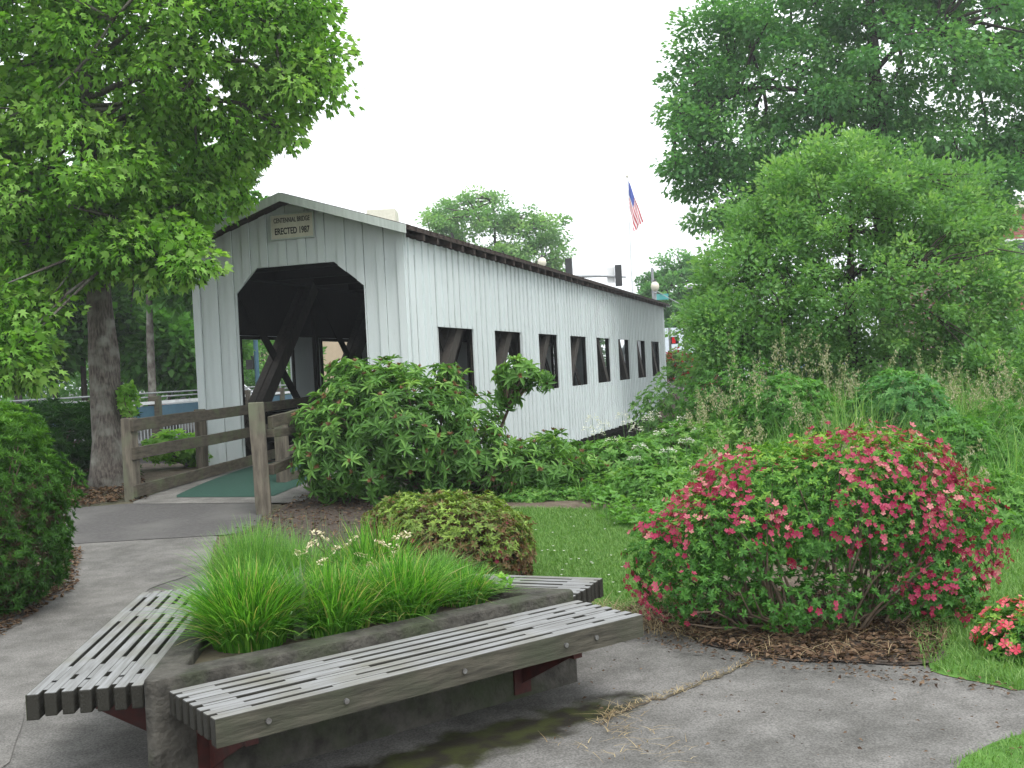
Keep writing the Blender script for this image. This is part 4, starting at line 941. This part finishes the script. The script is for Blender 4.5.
# ================================================================== GRASS AND STUFF
def scatter(poly, n):
    xs = [p[0] for p in poly]; ys = [p[1] for p in poly]; out = []
    while len(out) < n:
        x, y = RG.uniform(min(xs), max(xs)), RG.uniform(min(ys), max(ys))
        if inpoly(x, y, poly): out.append((x, y, T(x, y)))
    return np.array(out)
def turf(name, poly, n, h, m='turf', lab='short green lawn grass', w=.006):
    b = scatter(poly, n); b[:, 2] += .008; hh = RG.uniform(.5, 1.2, n) * h; ln = RG.normal(0, .5, (n, 2)) * hh[:, None]
    tag(blades(name, b, hh, ln, w, M[m], nseg=2), lab, 'grass', kind='stuff')
turf('lawn_grass', lawn1, 60000, .045, lab='short lawn grass between the mound and the pink azalea')
turf('lawn_grass', lawn2, 36000, .06, lab='lawn grass at the right behind the coral azalea')
turf('lawn_grass', lawn3, 26000, .03, lab='corner of lawn grass at bottom right', w=.004)
cl = scatter(gxy((520, 590), (620, 600), (630, 520), (530, 518)), 30); cl[:, 2] += .045
instmesh('clover', cl, np.tile([.012, 0, 0], (30, 1)), np.tile([0, .012, 0], (30, 1)), np.tile([0, 0, .012], (30, 1)), FLOWER[0], FLOWER[1], M['whitefl'])
tag(bpy.data.objects['clover'], 'tiny white clover flowers dotted over the lawn', 'clover', kind='stuff')
# tall wild grass on the bank
def xyp(*a): return [(P(x, 400, Y).x, Y) for x, Y in a]
tg = xyp((610, 9.9), (690, 8.8), (760, 8.2), (1060, 8.4), (1100, 14.5), (830, 15.5), (680, 16), (610, 13.5), (560, 12.2))
b = scatter(tg, 15000); nzv = nz3(b, .9); nz2 = nz3(b, 2.6, 9); hh = np.clip(.32 + .07 * (b[:, 1] - 8) + nzv * .5 + nz2 * .35, .12, 1.35) * RG.uniform(.6, 1.25, len(b))
far = np.clip((b[:, 0] / b[:, 1] - .09) / .15, .35, 1); hh *= far
tag(blades('tall_grass', b, hh, RG.normal(0, .28, (len(b), 2)) * hh[:, None] + np.array([.05, 0]), .012, M['wild'], nseg=4, tint=np.clip(.30 + nzv * .9 + nz2 * .6 + RG.normal(0, .25, len(b)), 0, 1)), 'tall wild grass on the bank right of the bridge', 'grass', kind='stuff')
# leafy weeds between the grass
b = scatter(tg, 2600); nzv = nz3(b, .8, 5); b[:, 2] += np.clip(.12 + .05 * (b[:, 1] - 8) + nzv * .35, .05, .95) * RG.uniform(.2, 1.1, len(b)) * np.clip((b[:, 0] / b[:, 1] - .06) / .15, .4, 1)
c, d, s_, t, ax = rosettes(b, np.tile([0, 0, 1.0], (len(b), 1)), 9, .085, tintbase=np.clip(.5 + nzv, 0, 1), lift=.2)
tag(leaves_ax('weeds', c + RG.normal(0, .03, c.shape), d, ax, s_, .5, 'wild', None, t), 'leafy weeds mixed into the tall wild grass', 'weeds', kind='stuff')
# seed stalks
sa = np.concatenate([scatter(xyp((690, 12.5), (1010, 12.0), (1040, 14.5), (690, 14.8)), 250), scatter(xyp((700, 9.8), (980, 9.4), (980, 11), (700, 11)), 60)])
n_ = len(sa); hh = RG.uniform(.9, 1.6, n_) * np.clip(.75 + nz3(sa, .7, 3) * .7, .5, 1.15); hh[250:] *= .6; ln = RG.normal(0, .16, (n_, 2)) * hh[:, None] + np.array([.04, 0])
tag(blades('seed_stalks', sa, hh, ln, .004, M['wild'], nseg=4), 'dry straw-coloured grass stalks under the willow', 'grass', kind='stuff')
tips = sa.copy(); tips[:, :2] += ln; tips[:, 2] += hh * (1 - .25 * np.minimum(1.5, np.hypot(ln[:, 0], ln[:, 1]) / hh)); q = 34
tt = RG.random((n_, q, 1)); hp = tips[:, None, :] - tt * np.concatenate([ln * .35, hh[:, None] * .22], 1)[:, None, :] + RG.normal(0, 1, (n_, q, 3)) * .022 * (.4 + tt)
hp = hp.reshape(-1, 3); tag(leaves('seed_heads', hp, np.tile([0, 0, 1.0], (len(hp), 1)) + RG.normal(0, .5, (len(hp), 3)), .034, .4, M['seed']), 'feathery pale seed heads of the tall grass', 'seed heads', kind='stuff')
# white umbels
um = []
upos = [(592, 418, 14), (604, 424, 13.6), (622, 415, 14.3), (636, 428, 13.4), (648, 418, 14.2), (660, 432, 13), (676, 424, 13.8), (612, 440, 12.6), (686, 440, 12.4), (640, 446, 12.2), (698, 430, 13.6), (668, 450, 12), (598, 432, 13.2), (628, 422, 13.9), (654, 414, 14.4), (682, 418, 14), (634, 458, 12), (588, 428, 13.9)]
def umbel(px, py, Y, first=None):
    p = P(px, py, Y); z0 = T(p.x, p.y); 
    if first is None:
        root = empty('wildflower', (p.x, p.y, z0), 0); h = p.z - z0; mb = MB(); mb.tube([(0, 0, 0), (.02, 0, h * .5), (0, 0, h)], [.006, .005, .003], 5); mb.build('stem', M['lav'], root)
        k = 90; a = RG.random(k) * 6.28; r = RG.random(k) ** .5 * .09; c = np.stack([r * np.cos(a), r * np.sin(a), h + .05 - r * r * 8 - .05 * RG.random(k) + RG.normal(0, .006, k)], 1)
        leaves('flower_head', c, np.stack([np.cos(a), np.sin(a), .3 + 0 * a], 1), .018, .9, M['whitefl'], root)
    else:
        root = first.copy(); COL.objects.link(root); root.location = (p.x, p.y, z0)
        for ch in list(first.children):
            c = ch.copy(); COL.objects.link(c); c.parent = root
        sc = max(.3, (p.z - z0)) / um0h; root.scale = (1, 1, sc); root.rotation_euler.z = rnd.uniform(0, 6)
    tag(root, 'slender white umbel wildflower in the weeds below the bridge wall', 'wildflower', 'white wildflowers on the bank'); return root
u0 = umbel(*upos[0]); pp = P(*upos[0]); um0h = pp.z - T(pp.x, pp.y)
for q in upos[1:]: umbel(*q, first=u0)

# ------------------------------------------------------------------ planting in the planter
def Pz(px, py, z):
    d = ray(px, py); t = (z - EYE) / d.z; return Vector((0, 0, EYE)) + d * t
def tuft(label, px, py, r, n, h, spread, m='blade', w=.007, name='ornamental_grass', bias=(0, 0), tint=None):
    c = Pz(px, py, .43); a = RG.random(n) * 6.283; rr = RG.random(n) ** .6 * r
    b = np.stack([rr * np.cos(a), rr * np.sin(a), 0 * a], 1); hh = h * RG.uniform(.5, 1.1, n) * (1 - .25 * rr / r)
    ln = np.stack([np.cos(a), np.sin(a)], 1) * (rr / r)[:, None] * spread * RG.uniform(.3, 1.3, (n, 1)) + RG.normal(0, .085, (n, 2)) + np.array(bias)
    o = blades(name, b, hh, ln, w * RG.uniform(.7, 1.3, n), M[m], nseg=6, curl=1.1, tint=tint); o.location = c; tag(o, label, 'grass clump', 'grass clumps in the planter'); return o
tuft('big bright arching grass clump at the near left corner of the planter', 250, 644, .16, 2100, .44, .29, w=.010)
tuft('bright grass clump rising behind the front middle of the planter', 335, 630, .16, 1300, .38, .26, w=.010)
tuft('upright bright green grass clump right of the planter middle', 402, 616, .17, 1500, .37, .24, w=.010)
tuft('fresh low grass clump near the right corner of the planter', 462, 602, .13, 900, .24, .20, w=.009)
tuft('taller yellowish grass clump behind the middle of the planter', 372, 592, .20, 800, .46, .20, w=.008)
tuft('soft grey-green clump with thin spikes at the far left corner of the planter', 256, 596, .22, 2200, .47, .14, m='wild', w=.005, name='lavender')
tuft('wispy green clump behind the big left grass clump', 300, 602, .22, 1300, .40, .22, m='wild', w=.006)
tuft('small bright clump spilling toward the left rim of the planter', 224, 624, .09, 500, .28, .15, w=.008)
tuft('thin green clump behind the low right grass clump', 435, 592, .14, 800, .28, .18, m='wild', w=.006)
tuft('grey-green strap leaves between the two front grass clumps', 302, 636, .06, 44, .40, .12, m='lav', w=.020, name='iris')
# dried cream flower heads
fl = empty('dried_flowers', Pz(345, 590, .4), 0, 'dry cream-coloured flower heads arching over the planter grass', 'flowers'); l0 = fl.location
hd = [(298, 548), (312, 538), (322, 556), (336, 543), (345, 560), (352, 535), (362, 549), (300, 566), (318, 528), (382, 538), (396, 545), (330, 570), (288, 556), (404, 530), (372, 560)]
mb = MB()
for i, (x, y) in enumerate(hd):
    hc = []; hdir = []; p = P(x, y + 4, 5.6 + rnd.uniform(-.2, .3)) - l0; b = Vector((rnd.uniform(-.1, .1), rnd.uniform(-.05, .1), 0)); mb.tube([b, b.lerp(p, .6) + Vector((0, 0, .05)), p], [.003, .0025, .002], 4)
    a = rnd.uniform(0, 6.28); dd = Vector((math.cos(a), math.sin(a) * .4, rnd.uniform(-.3, .25)))
    for k in range(26):
        f = k / 25; hc.append(tuple(p + dd * (.09 * (f - .5)) + Vector((rnd.gauss(0, .006), rnd.gauss(0, .006), rnd.gauss(0, .007) - .03 * f * f)))); hdir.append(tuple(dd + Vector((rnd.gauss(0, .6), rnd.gauss(0, .6), rnd.gauss(0, .6)))))
    leaves('flower_head', np.array(hc), np.array(hdir), .022, .45, M['cream_fl'], fl)
mb.build('stalks', M['drystraw'], fl)
sl_ = Pz(490, 603, .4); o = empty('seedling', sl_, 0, 'small broad-leaved seedlings at the right corner of the planter', 'plant')
b = np.stack([RG.uniform(-.10, .12, 26), RG.uniform(-.05, .08, 26), RG.uniform(.03, .12, 26)], 1); c, d, s_, t, ax = rosettes(b, np.tile([0, 0, 1.0], (26, 1)), 5, .05, lift=.7); leaves_ax('foliage', c, d, ax, s_, .45, 'maple', o, t, LEAF6)
# lavender spikes and stems in the bed behind the planter
b = scatter(xyp((262, 7.6), (330, 7.4), (350, 9), (270, 9.4)), 160); tag(blades('spikes', b, RG.uniform(.25, .55, 160), RG.normal(0, .03, (160, 2)), .006, M['lav']), 'thin grey-green spikes behind the planter beside the fence post', 'plant', kind='stuff')
b = scatter(xyp((222, 6.6), (300, 6.9), (300, 8.2), (232, 8.4)), 1800); tag(blades('bed_grass', b, RG.uniform(.12, .42, 1800), RG.normal(0, .07, (1800, 2)), .005, M['lav']), 'soft grey-green growth behind the planter beside the path', 'grass', kind='stuff')
# ------------------------------------------------------------------ litter, moss, cracks
def litter(name, poly, n, size, lab, m='litter', dz=.03):
    b = scatter(poly, n); b[:, 2] += dz; d = RG.normal(0, 1, (n, 3)); d[:, 2] *= .15
    tag(leaves(name, b, d, size * RG.uniform(.5, 1.3, n), .5, M[m], jit=.35), lab, 'leaf litter', kind='stuff')
litter('leaf_litter', bed2, 5200, .05, 'brown dead leaves under the pink azalea')
litter('leaf_litter', bed, 3000, .045, 'bark and dead leaves in the bed before the rhododendron')
litter('leaf_litter', gxy((60, 545), (40, 512), (130, 503), (150, 500), (140, 480), (60, 480)), 1800, .08, 'dead leaves round the foot of the maple')
litter('leaf_litter', gxy((0, 640), (40, 612), (75, 590), (80, 555), (60, 548), (40, 580), (0, 600)), 1500, .05, 'dry leaves along the left edge of the path')
litter('leaf_litter', gxy((600, 640), (640, 632), (760, 656), (900, 668), (1024, 690), (1024, 700), (760, 672)), 420, .03, 'scattered leaf bits along the pavement edge', dz=.025)
litter('leaf_litter', gxy((540, 768), (1024, 768), (1024, 690), (760, 660), (600, 640)), 130, .022, 'a few leaf bits scattered on the pavement', dz=.022)
stw = np.concatenate([scatter(gxy((560, 606), (680, 620), (700, 645), (600, 632)), 500), scatter(bed2, 500)]); tag(blades('dry_straw', stw + np.array([0, 0, .02]), RG.uniform(.02, .1, 1000), RG.normal(0, .12, (1000, 2)), .004, M['drystraw'], nseg=3), 'dry straw in the edge of the azalea bed', 'straw', kind='stuff')
# pavement joint with dry grass
jp = [(768, 655), (735, 672), (700, 686), (668, 700), (640, 706), (612, 718), (598, 730)]
jw = [Vector(G(x, y)) for x, y in jp]; left = []; rightp = []
den = []
for a, b_ in zip(jw[:-1], jw[1:]):
    for k in range(6): den.append(a.lerp(b_, k / 6))
for i, p in enumerate(den):
    wv = .012 + .018 * abs(noise.noise(Vector((i * .4, 0, 0)))) ; off = Vector((noise.noise(Vector((i * .5, 3, 0))) * .03, noise.noise(Vector((i * .5, 9, 0))) * .03, 0)); p = p + off
    left.append((p.x, p.y + wv, 0.0100)); rightp.append((p.x, p.y - wv, 0.0100))
mb = MB(); k = len(left); mb.add(left + rightp, [(i, i + 1, k + i + 1, k + i) for i in range(k - 1)]); tag(mb.build('pavement_joint', M['soil']), kind='structure')
jb = []
for i in range(260): p = den[rnd.randrange(len(den))]; jb.append((p.x + rnd.gauss(0, .022), p.y + rnd.gauss(0, .008), .018))
jb = np.array(jb); tag(blades('joint_straw', jb, RG.uniform(.008, .03, len(jb)), RG.normal(0, .035, (len(jb), 2)), .004, M['drystraw'], nseg=2), 'dry straw caught in the pavement joint', 'straw', kind='stuff')
ms = gxy((380, 768), (420, 745), (520, 722), (600, 716), (640, 722), (655, 735), (620, 750), (560, 768))
sb_ = np.concatenate([scatter(gxy((600, 712), (640, 708), (660, 740), (610, 745)), 60), scatter(gxy((540, 745), (680, 735), (700, 768), (600, 768)), 50)]); tag(blades('straw_bits', sb_ + np.array([0, 0, .018]), RG.uniform(.005, .025, 110), RG.normal(0, .07, (110, 2)), .004, M['drystraw'], nseg=2), 'loose dry straw on the mossy pavement by the bench', 'straw', kind='stuff')

# ================================================================== ROAD RAILING, CARS
ra, rb_ = Vector((-9.6, 20.5, 0)), Vector((-6.9, 36.5, 0))
rr = empty('bridge_railing', (0, 0, 0), 0, 'blue road bridge railing with white top rail and grey posts at left', 'railing')
ztop = 1.26
mb = MB(); mb.bar((ra.x, ra.y, ztop), (rb_.x, rb_.y, ztop), .12, .07); mb.build('top_rail', M['white_metal'], rr)
mb = MB(); mb.bar((ra.x, ra.y, ztop - .22), (rb_.x, rb_.y, ztop - .22), .08, .30); mb.build('beam', M['blue_metal'], rr)
mb = MB(); mb.bar((ra.x, ra.y, .36), (rb_.x, rb_.y, .36), .06, .06); mb.build('bottom_rail', M['galv'], rr)
L = (rb_ - ra).length
mb = MB()
for k in range(int(L / .16)):
    p = ra.lerp(rb_, k * .16 / L); mb.box((p.x - .012, p.y - .012, .36), (p.x + .012, p.y + .012, ztop - .38))
tag(mb.build('balusters', M['galv'], rr), kind='stuff')
for k in range(7):
    p = ra.lerp(rb_, (k + .02) / 6.1); mb = MB(); mb.box((p.x - .13, p.y - .13, T(p.x, p.y) if False else -.5), (p.x + .13, p.y + .13, 1.42)); mb.build('post', M['rail_wood'], rr, bevel=.01)
for z in (1.40, 1.50):
    mb = MB(); mb.tube([(ra.x - .1, ra.y, z), (rb_.x - .1, rb_.y, z)], .018, 8); mb.build('pipe_rail', M['galv'], rr)
def car(label, loc, rz, paint):
    r = empty('parked_car', loc, rz, label, 'car')
    # side profile (y along, z up)
    prof = [(-2.15, .35), (-2.2, .6), (-2.12, .88), (-1.55, .98), (-1.05, 1.38), (-.3, 1.45), (.45, 1.40), (1.1, 1.0), (1.9, .88), (2.15, .7), (2.18, .4), (2.0, .28), (-2.0, .28)]
    mb = MB(); n = len(prof)
    def wx(z): return .86 if z < .95 else .86 - (z - .95) * .42
    sec = []
    for sx in (-1, 1): sec.append([(sx * wx(z), y, z) for y, z in prof])
    mb.add(sec[0] + sec[1], [tuple(range(n)), tuple(range(2 * n - 1, n - 1, -1))] + [(i, i + n, (i + 1) % n + n, (i + 1) % n) for i in range(n)])
    mb.build('body', paint, r, bevel=.04)
    for sx in (-1, 1):
        g = [(-1.28, 1.0), (-.95, 1.33), (-.3, 1.39), (.4, 1.34), (.92, 1.0)]; mb = MB(); vs = [(sx * (wx(z) + .006), y, z) for y, z in g] + [(sx * (wx(z) - .02), y, z) for y, z in g]
        mb.add(vs, [tuple(range(5)), tuple(range(9, 4, -1))] + [(i, (i + 1) % 5, 5 + (i + 1) % 5, 5 + i) for i in range(5)]); mb.build('side_window', M['glass'], r)
        mb = MB(); mb.box((sx * .62 - .14, -2.21, .68), (sx * .62 + .14, -2.12, .84)); mb.build('tail_light', M['tail'], r, bevel=.02)
        mb = MB(); mb.box((sx * .6 - .15, 2.08, .58), (sx * .6 + .15, 2.17, .72)); mb.build('headlight', M['glass_lamp'], r, bevel=.02)
        for y in (-1.35, 1.32):
            mb = MB(); mb.tube([(sx * .68, y, .31), (sx * .89, y, .31)], .31, 20); w_ = mb.build('wheel', M['tyre'], r); mb = MB(); mb.tube([(sx * .885, y, .31), (sx * .90, y, .31)], .18, 14); mb.build('rim', M['galv'], w_)
    mb = MB(); mb.add([(-.66, -1.50, 1.01), (.66, -1.50, 1.01), (.6, -1.1, 1.345), (-.6, -1.1, 1.345)], [(0, 1, 2, 3)]); mb.build('rear_window', M['glass'], r)
    mb = MB(); mb.add([(-.66, 1.08, 1.035), (.66, 1.08, 1.035), (.6, .52, 1.38), (-.6, .52, 1.38)], [(3, 2, 1, 0)]); mb.build('windscreen', M['glass'], r)
    mb = MB(); mb.box((-.85, -2.24, .38), (.85, -2.14, .56)); mb.build('bumper', paint, r, bevel=.03)
    return r
car('white car with red tail lights driving away left of the bridge front', (-9.1, 32.5, .29), math.radians(-10), M['carwhite'])
car('white car half hidden behind the willow and red shrub', (P(740, 380, 55).x, 55, .33), math.radians(75), M['carwhite'])
car('blue car glimpsed through the willow under its middle', (P(820, 380, 53).x, 53, .33), math.radians(80), M['carblue'])

# ================================================================== BUILDINGS
def building(label, cx, cy, w_, d_, h, rz, wall, rows, cols, name='building', parapet='cream'):
    b = empty(name, (cx, cy, .3), rz, label, 'building'); mb = MB(); mb.box((-w_ / 2, -d_ / 2, -.5), (w_ / 2, d_ / 2, h)); mb.build('wall', M[wall], b)
    mb = MB(); mb.box((-w_ / 2 - .12, -d_ / 2 - .12, h + .002), (w_ / 2 + .12, d_ / 2 + .12, h + .3)); mb.build('parapet', M[parapet], b)
    for r in range(rows):
        for c in range(cols):
            x = -w_ / 2 + (c + .5) * w_ / cols; z = .9 + r * (h - .6) / rows
            mb = MB(); mb.box((x - .6, -d_ / 2 - .05, z), (x + .6, -d_ / 2 + .05, z + 1.5)); f = mb.build('window', M['white_metal'], b)
            mb = MB(); mb.box((x - .52, -d_ / 2 - .055, z + .08), (x + .52, -d_ / 2 - .051, z + 1.42)); mb.build('pane', M['glass'], f)
    return b
bx = P(345, 300, 62)
bd = building('beige two-storey building across the street seen through the bridge', bx.x, 66, 15, 8, 7.2, 0, 'beige', 2, 5)
v = P(384, 219, 64); mb = MB(); mb.box((v.x - bx.x - .85, -3.5, 7.503), (v.x - bx.x + .85, -1.5, P(384, 213, 64).z - .3)); mb.build('roof_penthouse', M['cream'], bd)
bk = P(1003, 300, 40); bb_ = building('red brick building with pale yellow upper trim at the far right edge', bk.x + 4.1, 44, 10, 8, 6.4, 0, 'brick', 2, 4, parapet='cream')
mb = MB(); mb.box((-5.06, -4.08, 3.3), (5.06, -4.002, 3.55)); mb.build('string_course', M['beige'], bb_)
mb = MB(); mb.box((-5.03, -4.06, -.3), (-4.6, -4.003, 6.4)); mb.build('corner_trim', M['beige'], bb_)
# small pale house
hb = P(683, 345, 58); hs_ = empty('house', (hb.x, 60, .3), math.radians(20), 'small pale house with light grey roof just right of the bridge end', 'house')
zw = P(683, 352, 58).z - .3; zr_ = P(690, 328, 58).z - .3
mb = MB(); mb.box((-2.4, -2, -.3), (2.4, 2, zw)); mb.add([(-2.4, -2, zw), (-2.4, 2, zw), (-2.4, 0, zr_)], [(0, 1, 2)]); mb.add([(2.4, -2, zw), (2.4, 2, zw), (2.4, 0, zr_)], [(2, 1, 0)]); mb.build('wall', M['palewall'], hs_)
mb = MB()
for sg in (1, -1): mb.add([(-2.7, 0, zr_ + .02), (2.7, 0, zr_ + .02), (2.7, sg * 2.4, zw - .2), (-2.7, sg * 2.4, zw - .2), (-2.7, 0, zr_ + .12), (2.7, 0, zr_ + .12), (2.7, sg * 2.4, zw - .1), (-2.7, sg * 2.4, zw - .1)], [(0, 1, 2, 3), (7, 6, 5, 4), (0, 3, 7, 4), (1, 5, 6, 2), (3, 2, 6, 7)])
mb.build('roof', M['paleroof'], hs_)
for x in (-1.2, 1.2):
    mb = MB(); mb.box((x - .45, -2.04, .6), (x + .45, -1.98, 1.6)); f = mb.build('window', M['white_metal'], hs_); mb = MB(); mb.box((x - .38, -2.05, .66), (x + .38, -2.041, 1.54)); mb.build('pane', M['glass'], f)

# ================================================================== STREET FURNITURE
def gz(p): return .40
fpt = P(626, 178, 60); fpb = P(634, 292, 60)
fx = (fpt.x + fpb.x) / 2
fpz = P(626, 178, 60).z
fo = empty('flagpole', (fx, 60, .4), 0, 'tall white flagpole with the flag hanging from it', 'flagpole')
mb = MB(); mb.tube([(0, 0, 0), (0, 0, fpz - .4)], [.075, .04], 10); mb.build('pole', M['white_metal'], fo); mb = MB(); mb.lathe([(.01, 0), (.07, .04), (.09, .1), (.06, .17), (.01, .2)], (0, 0, fpz - .4)); mb.build('finial', M['cream'], fo)
# limp flag: width folded, hanging down and to the right
mb = MB(); NU, NV = 26, 18; vs = []; fh, fl_ = 1.5, 2.9; uvs = []
for i in range(NU + 1):
    for j in range(NV + 1):
        u, v_ = i / NU, j / NV
        # fly edge sags: direction rotates from right to down
        x = .05 + .20 * u + .52 * u ** .8 * v_ + .05 * math.sin(v_ * 9 + u * 5) * u
        z = -2.35 * u - (1 - v_) * fh * (1 - .62 * u); yy = .10 * math.sin(u * 11 + v_ * 4) * (.3 + u) + .06 * math.sin(v_ * 9) * u
        vs.append((x, yy, fpz - .4 - .15 + z)); uvs.append((u, v_))
fs = [(i * (NV + 1) + j, (i + 1) * (NV + 1) + j, (i + 1) * (NV + 1) + j + 1, i * (NV + 1) + j + 1) for i in range(NU) for j in range(NV)]
mb.add(vs, fs); fg = mb.build('flag', M['flag'], None, smooth=True); fg.location = (fx, 60, .4)
uvl = fg.data.uv_layers.new(name='UVMap')
for lp_ in fg.data.loops: uvl.data[lp_.index].uv = uvs[lp_.vertex_index]
tag(fg, 'limp striped red white and blue flag near the top of the pole', 'flag')
def sig_head(parent, x, y, z, rz, m='blackm', lit=None):
    mb = MB(); m4 = Matrix.Translation((x, y, z)) @ Matrix.Rotation(rz, 4, 'Z'); mb.box((-.17, -.12, -.55), (.17, .12, .55), m4); h = mb.build('signal_head', M[m], parent, bevel=.02)
    for k in (-.35, 0, .35):
        mb = MB(); mb.tube([m4 @ Vector((0, -.12, k)), m4 @ Vector((0, -.30, k))], [.12, .13], 12, cap=False); mb.build('visor', M['blackm'], h)
    return h
# mast-arm signal
a0 = P(548, 300, 55); am = empty('traffic_signal', (a0.x, 55, .4), 0, 'traffic signal mast with curved arm reaching right above the bridge roof', 'traffic signal')
def rel_(px, py, Y=55): p = P(px, py, Y); return Vector((p.x - a0.x, p.y - 55, p.z - .4))
mb = MB(); mb.tube([(0, 0, 0), (0, 0, rel_(548, 300).z - .0)], [.13, .10], 12); mb.build('pole', M['galv'], am)
mb = MB(); mb.tube([rel_(548, 300), rel_(556, 288), rel_(566, 280), rel_(577, 276.5), rel_(600, 276), rel_(626, 277)], [.10, .09, .085, .08, .06, .045], 10); mb.build('arm', M['galv'], am)
q = rel_(569, 269); sig_head(am, q.x, q.y, q.z, math.pi * .9)
q = rel_(618.5, 275.5); sig_head(am, q.x, q.y, q.z, math.pi)
q = rel_(611, 275); mb = MB(); mb.box((q.x - .2, .1, q.z - .4), (q.x + .2, .13, q.z + .42)); mb.build('sign_panel', M['signwhite'], am)
q = rel_(598, 286); a1 = sig_head(am, q.x, q.y + .5, q.z - .35, math.pi)
# globe lamps
for px, py, Y, lab in ((542, 263, 50, 'cream globe lamp standing behind the middle of the bridge roof'), (655, 287, 52, 'cream lantern lamp on a grey post at the far end of the bridge roof')):
    p = P(px, py, Y); l = empty('street_lamp', (p.x, Y, .4), 0, lab, 'street lamp'); h = p.z - .4
    mb = MB(); mb.lathe([(.13, 0), (.13, .3), (.07, .45), (.055, h - .35), (.09, h - .3), (.06, h - .22)], n=12); mb.build('post', M['galv'], l)
    mb = MB(); mb.lathe([(.07, -.22), (.17, -.12), (.21, .02), (.18, .16), (.08, .26)], (0, 0, h), 14); mb.build('globe', M['glass_lamp'], l, smooth=True)
    mb = MB(); mb.lathe([(.1, .26), (.05, .34), (.015, .42)], (0, 0, h), 10); mb.build('finial', M['blackm'], l)
# utility pole, street sign and wire
up_ = P(652, 268, 54); ut = empty('utility_pole', (up_.x, 54, .4), 0, 'thin pale utility pole beside the lantern lamp', 'utility pole'); mb = MB(); mb.tube([(0, 0, 0), (0, 0, up_.z - .4)], [.11, .07], 10); mb.build('pole', M['galv'], ut)
q = P(656, 297, 53.8); mb = MB(); mb.box((.08, -.12, q.z - .55), (.75, -.09, q.z - .25)); mb.build('street_sign', M['signgreen'], ut)
pts = [P(657, 291, 54)]; pe = P(760, 292, 50)
for k in range(1, 13):
    t = k / 12; p = pts[0].lerp(pe, t); p.z -= math.sin(t * math.pi) * .95; pts.append(p)
mb = MB(); mb.tube(pts, .02, 5); tag(mb.build('overhead_wire', M['galv']), 'pale overhead wire sagging right from the utility pole', 'wire')
# cobra head street light
q = P(690, 286, 45); c = empty('street_light', (P(760, 300, 45).x, 45, .35), 0, 'cobra-head street light poking out of the willow at left', 'street light'); b0 = c.location.copy()
def rq(px, py, Y=45): return P(px, py, Y) - b0
mb = MB(); mb.tube([(0, 0, 0), (0, 0, rq(760, 296).z)], [.12, .09], 10); mb.build('pole', M['galv'], c)
mb = MB(); mb.tube([(0, 0, rq(760, 296).z - .05), rq(735, 288), rq(710, 284), rq(698, 285.5)], [.06, .05, .04, .04], 8); mb.build('arm', M['galv'], c)
mb = MB(); e0, e1 = rq(700, 285), rq(684, 287); mb.tube([e0, e0.lerp(e1, .3), e0.lerp(e1, .8), e1], [.05, .13, .11, .03], 10); mb.build('lamp_head', M['white_metal'], c, smooth=True)
# pedestrian signal
q = P(669, 320, 47); pg = empty('pedestrian_signal', (q.x, 47, .4), 0, 'pedestrian signal with lit red face on a grey post by the bridge end', 'pedestrian signal')
mb = MB(); mb.tube([(0, 0, 0), (0, 0, P(669, 328, 47).z - .4)], .06, 8); mb.build('post', M['galv'], pg)
z = P(672, 340.5, 47).z - .4; mb = MB(); mb.box((.04, -.15, z - .16), (.37, .08, z + .16)); hb_ = mb.build('signal_box', M['blackm'], pg, bevel=.015)
mb = MB(); mb.box((.07, -.16, z - .13), (.22, -.151, z + .13)); mb.build('red_hand_face', M['redlit'], hb_)
# things seen through the portal
q = P(258, 390, 44); pq = empty('signal_pole', (q.x, 44, .4), 0, 'blue-grey signal pole seen through the left side of the bridge portal', 'pole'); mb = MB(); mb.tube([(0, 0, 0), (0, 0, 5.5)], .10, 10); mb.build('pole', M['blue_metal'], pq)
mb = MB(); z = P(254, 362, 44).z - .4; mb.box((-.42, -.12, z - .3), (-.12, .12, z + .3)); mb.build('signal_box', M['blackm'], pq, bevel=.02)
q = P(279, 366, 43); ps = empty('road_sign', (q.x, 43, .4), 0, 'small white rectangular road sign seen through the bridge portal', 'sign'); h = q.z - .4
mb = MB(); mb.tube([(0, 0, 0), (0, 0, h + .3)], .035, 8); mb.build('post', M['galv'], ps); mb = MB(); mb.box((-.24, -.06, h - .28), (.24, -.04, h + .28)); sg_ = mb.build('sign_plate', M['signwhite'], ps, bevel=.01)
text('lettering', '25', .30, (0, -.064, h), (math.pi / 2, 0, 0), M['ink'], sg_)
shrub('street_bush', 'green bush beyond the road seen through the bridge portal', gb(268, 46, 0), [(P(268, 385, 46), (1.2, .8, .6)), (P(290, 388, 46), (1, .8, .5))], 300, 6, .2, 'willow', aspect=.5, nstem=8)
tree('street_tree', 'leafy street tree framed by the first window of the left bridge wall', gb(262, 58), P(262, 330, 58), .15, [(P(258, 345, 58), (1.9, 1.5, 1.6)), (P(280, 350, 58), (1.2, 1.2, 1.3))], 80, .5, 50, .22, 'willow', 'darkbark', twig=.04)

# ================================================================== AIR
def hazemat():
    m = bpy.data.materials.new('haze_air'); m.use_nodes = True; n = m.node_tree.nodes; n.clear(); o = n.new('ShaderNodeOutputMaterial')
    v = n.new('ShaderNodeVolumePrincipled'); v.inputs['Color'].default_value = (.92, .96, 1, 1); v.inputs['Density'].default_value = .0012; v.inputs['Anisotropy'].default_value = .3
    m.node_tree.links.new(v.outputs[0], o.inputs['Volume']); return m
mb = MB(); mb.box((-310, -70, -4.6), (310, 910, 24)); tag(mb.build('haze', hazemat()), 'thin pale haze in the air', 'haze', kind='stuff')
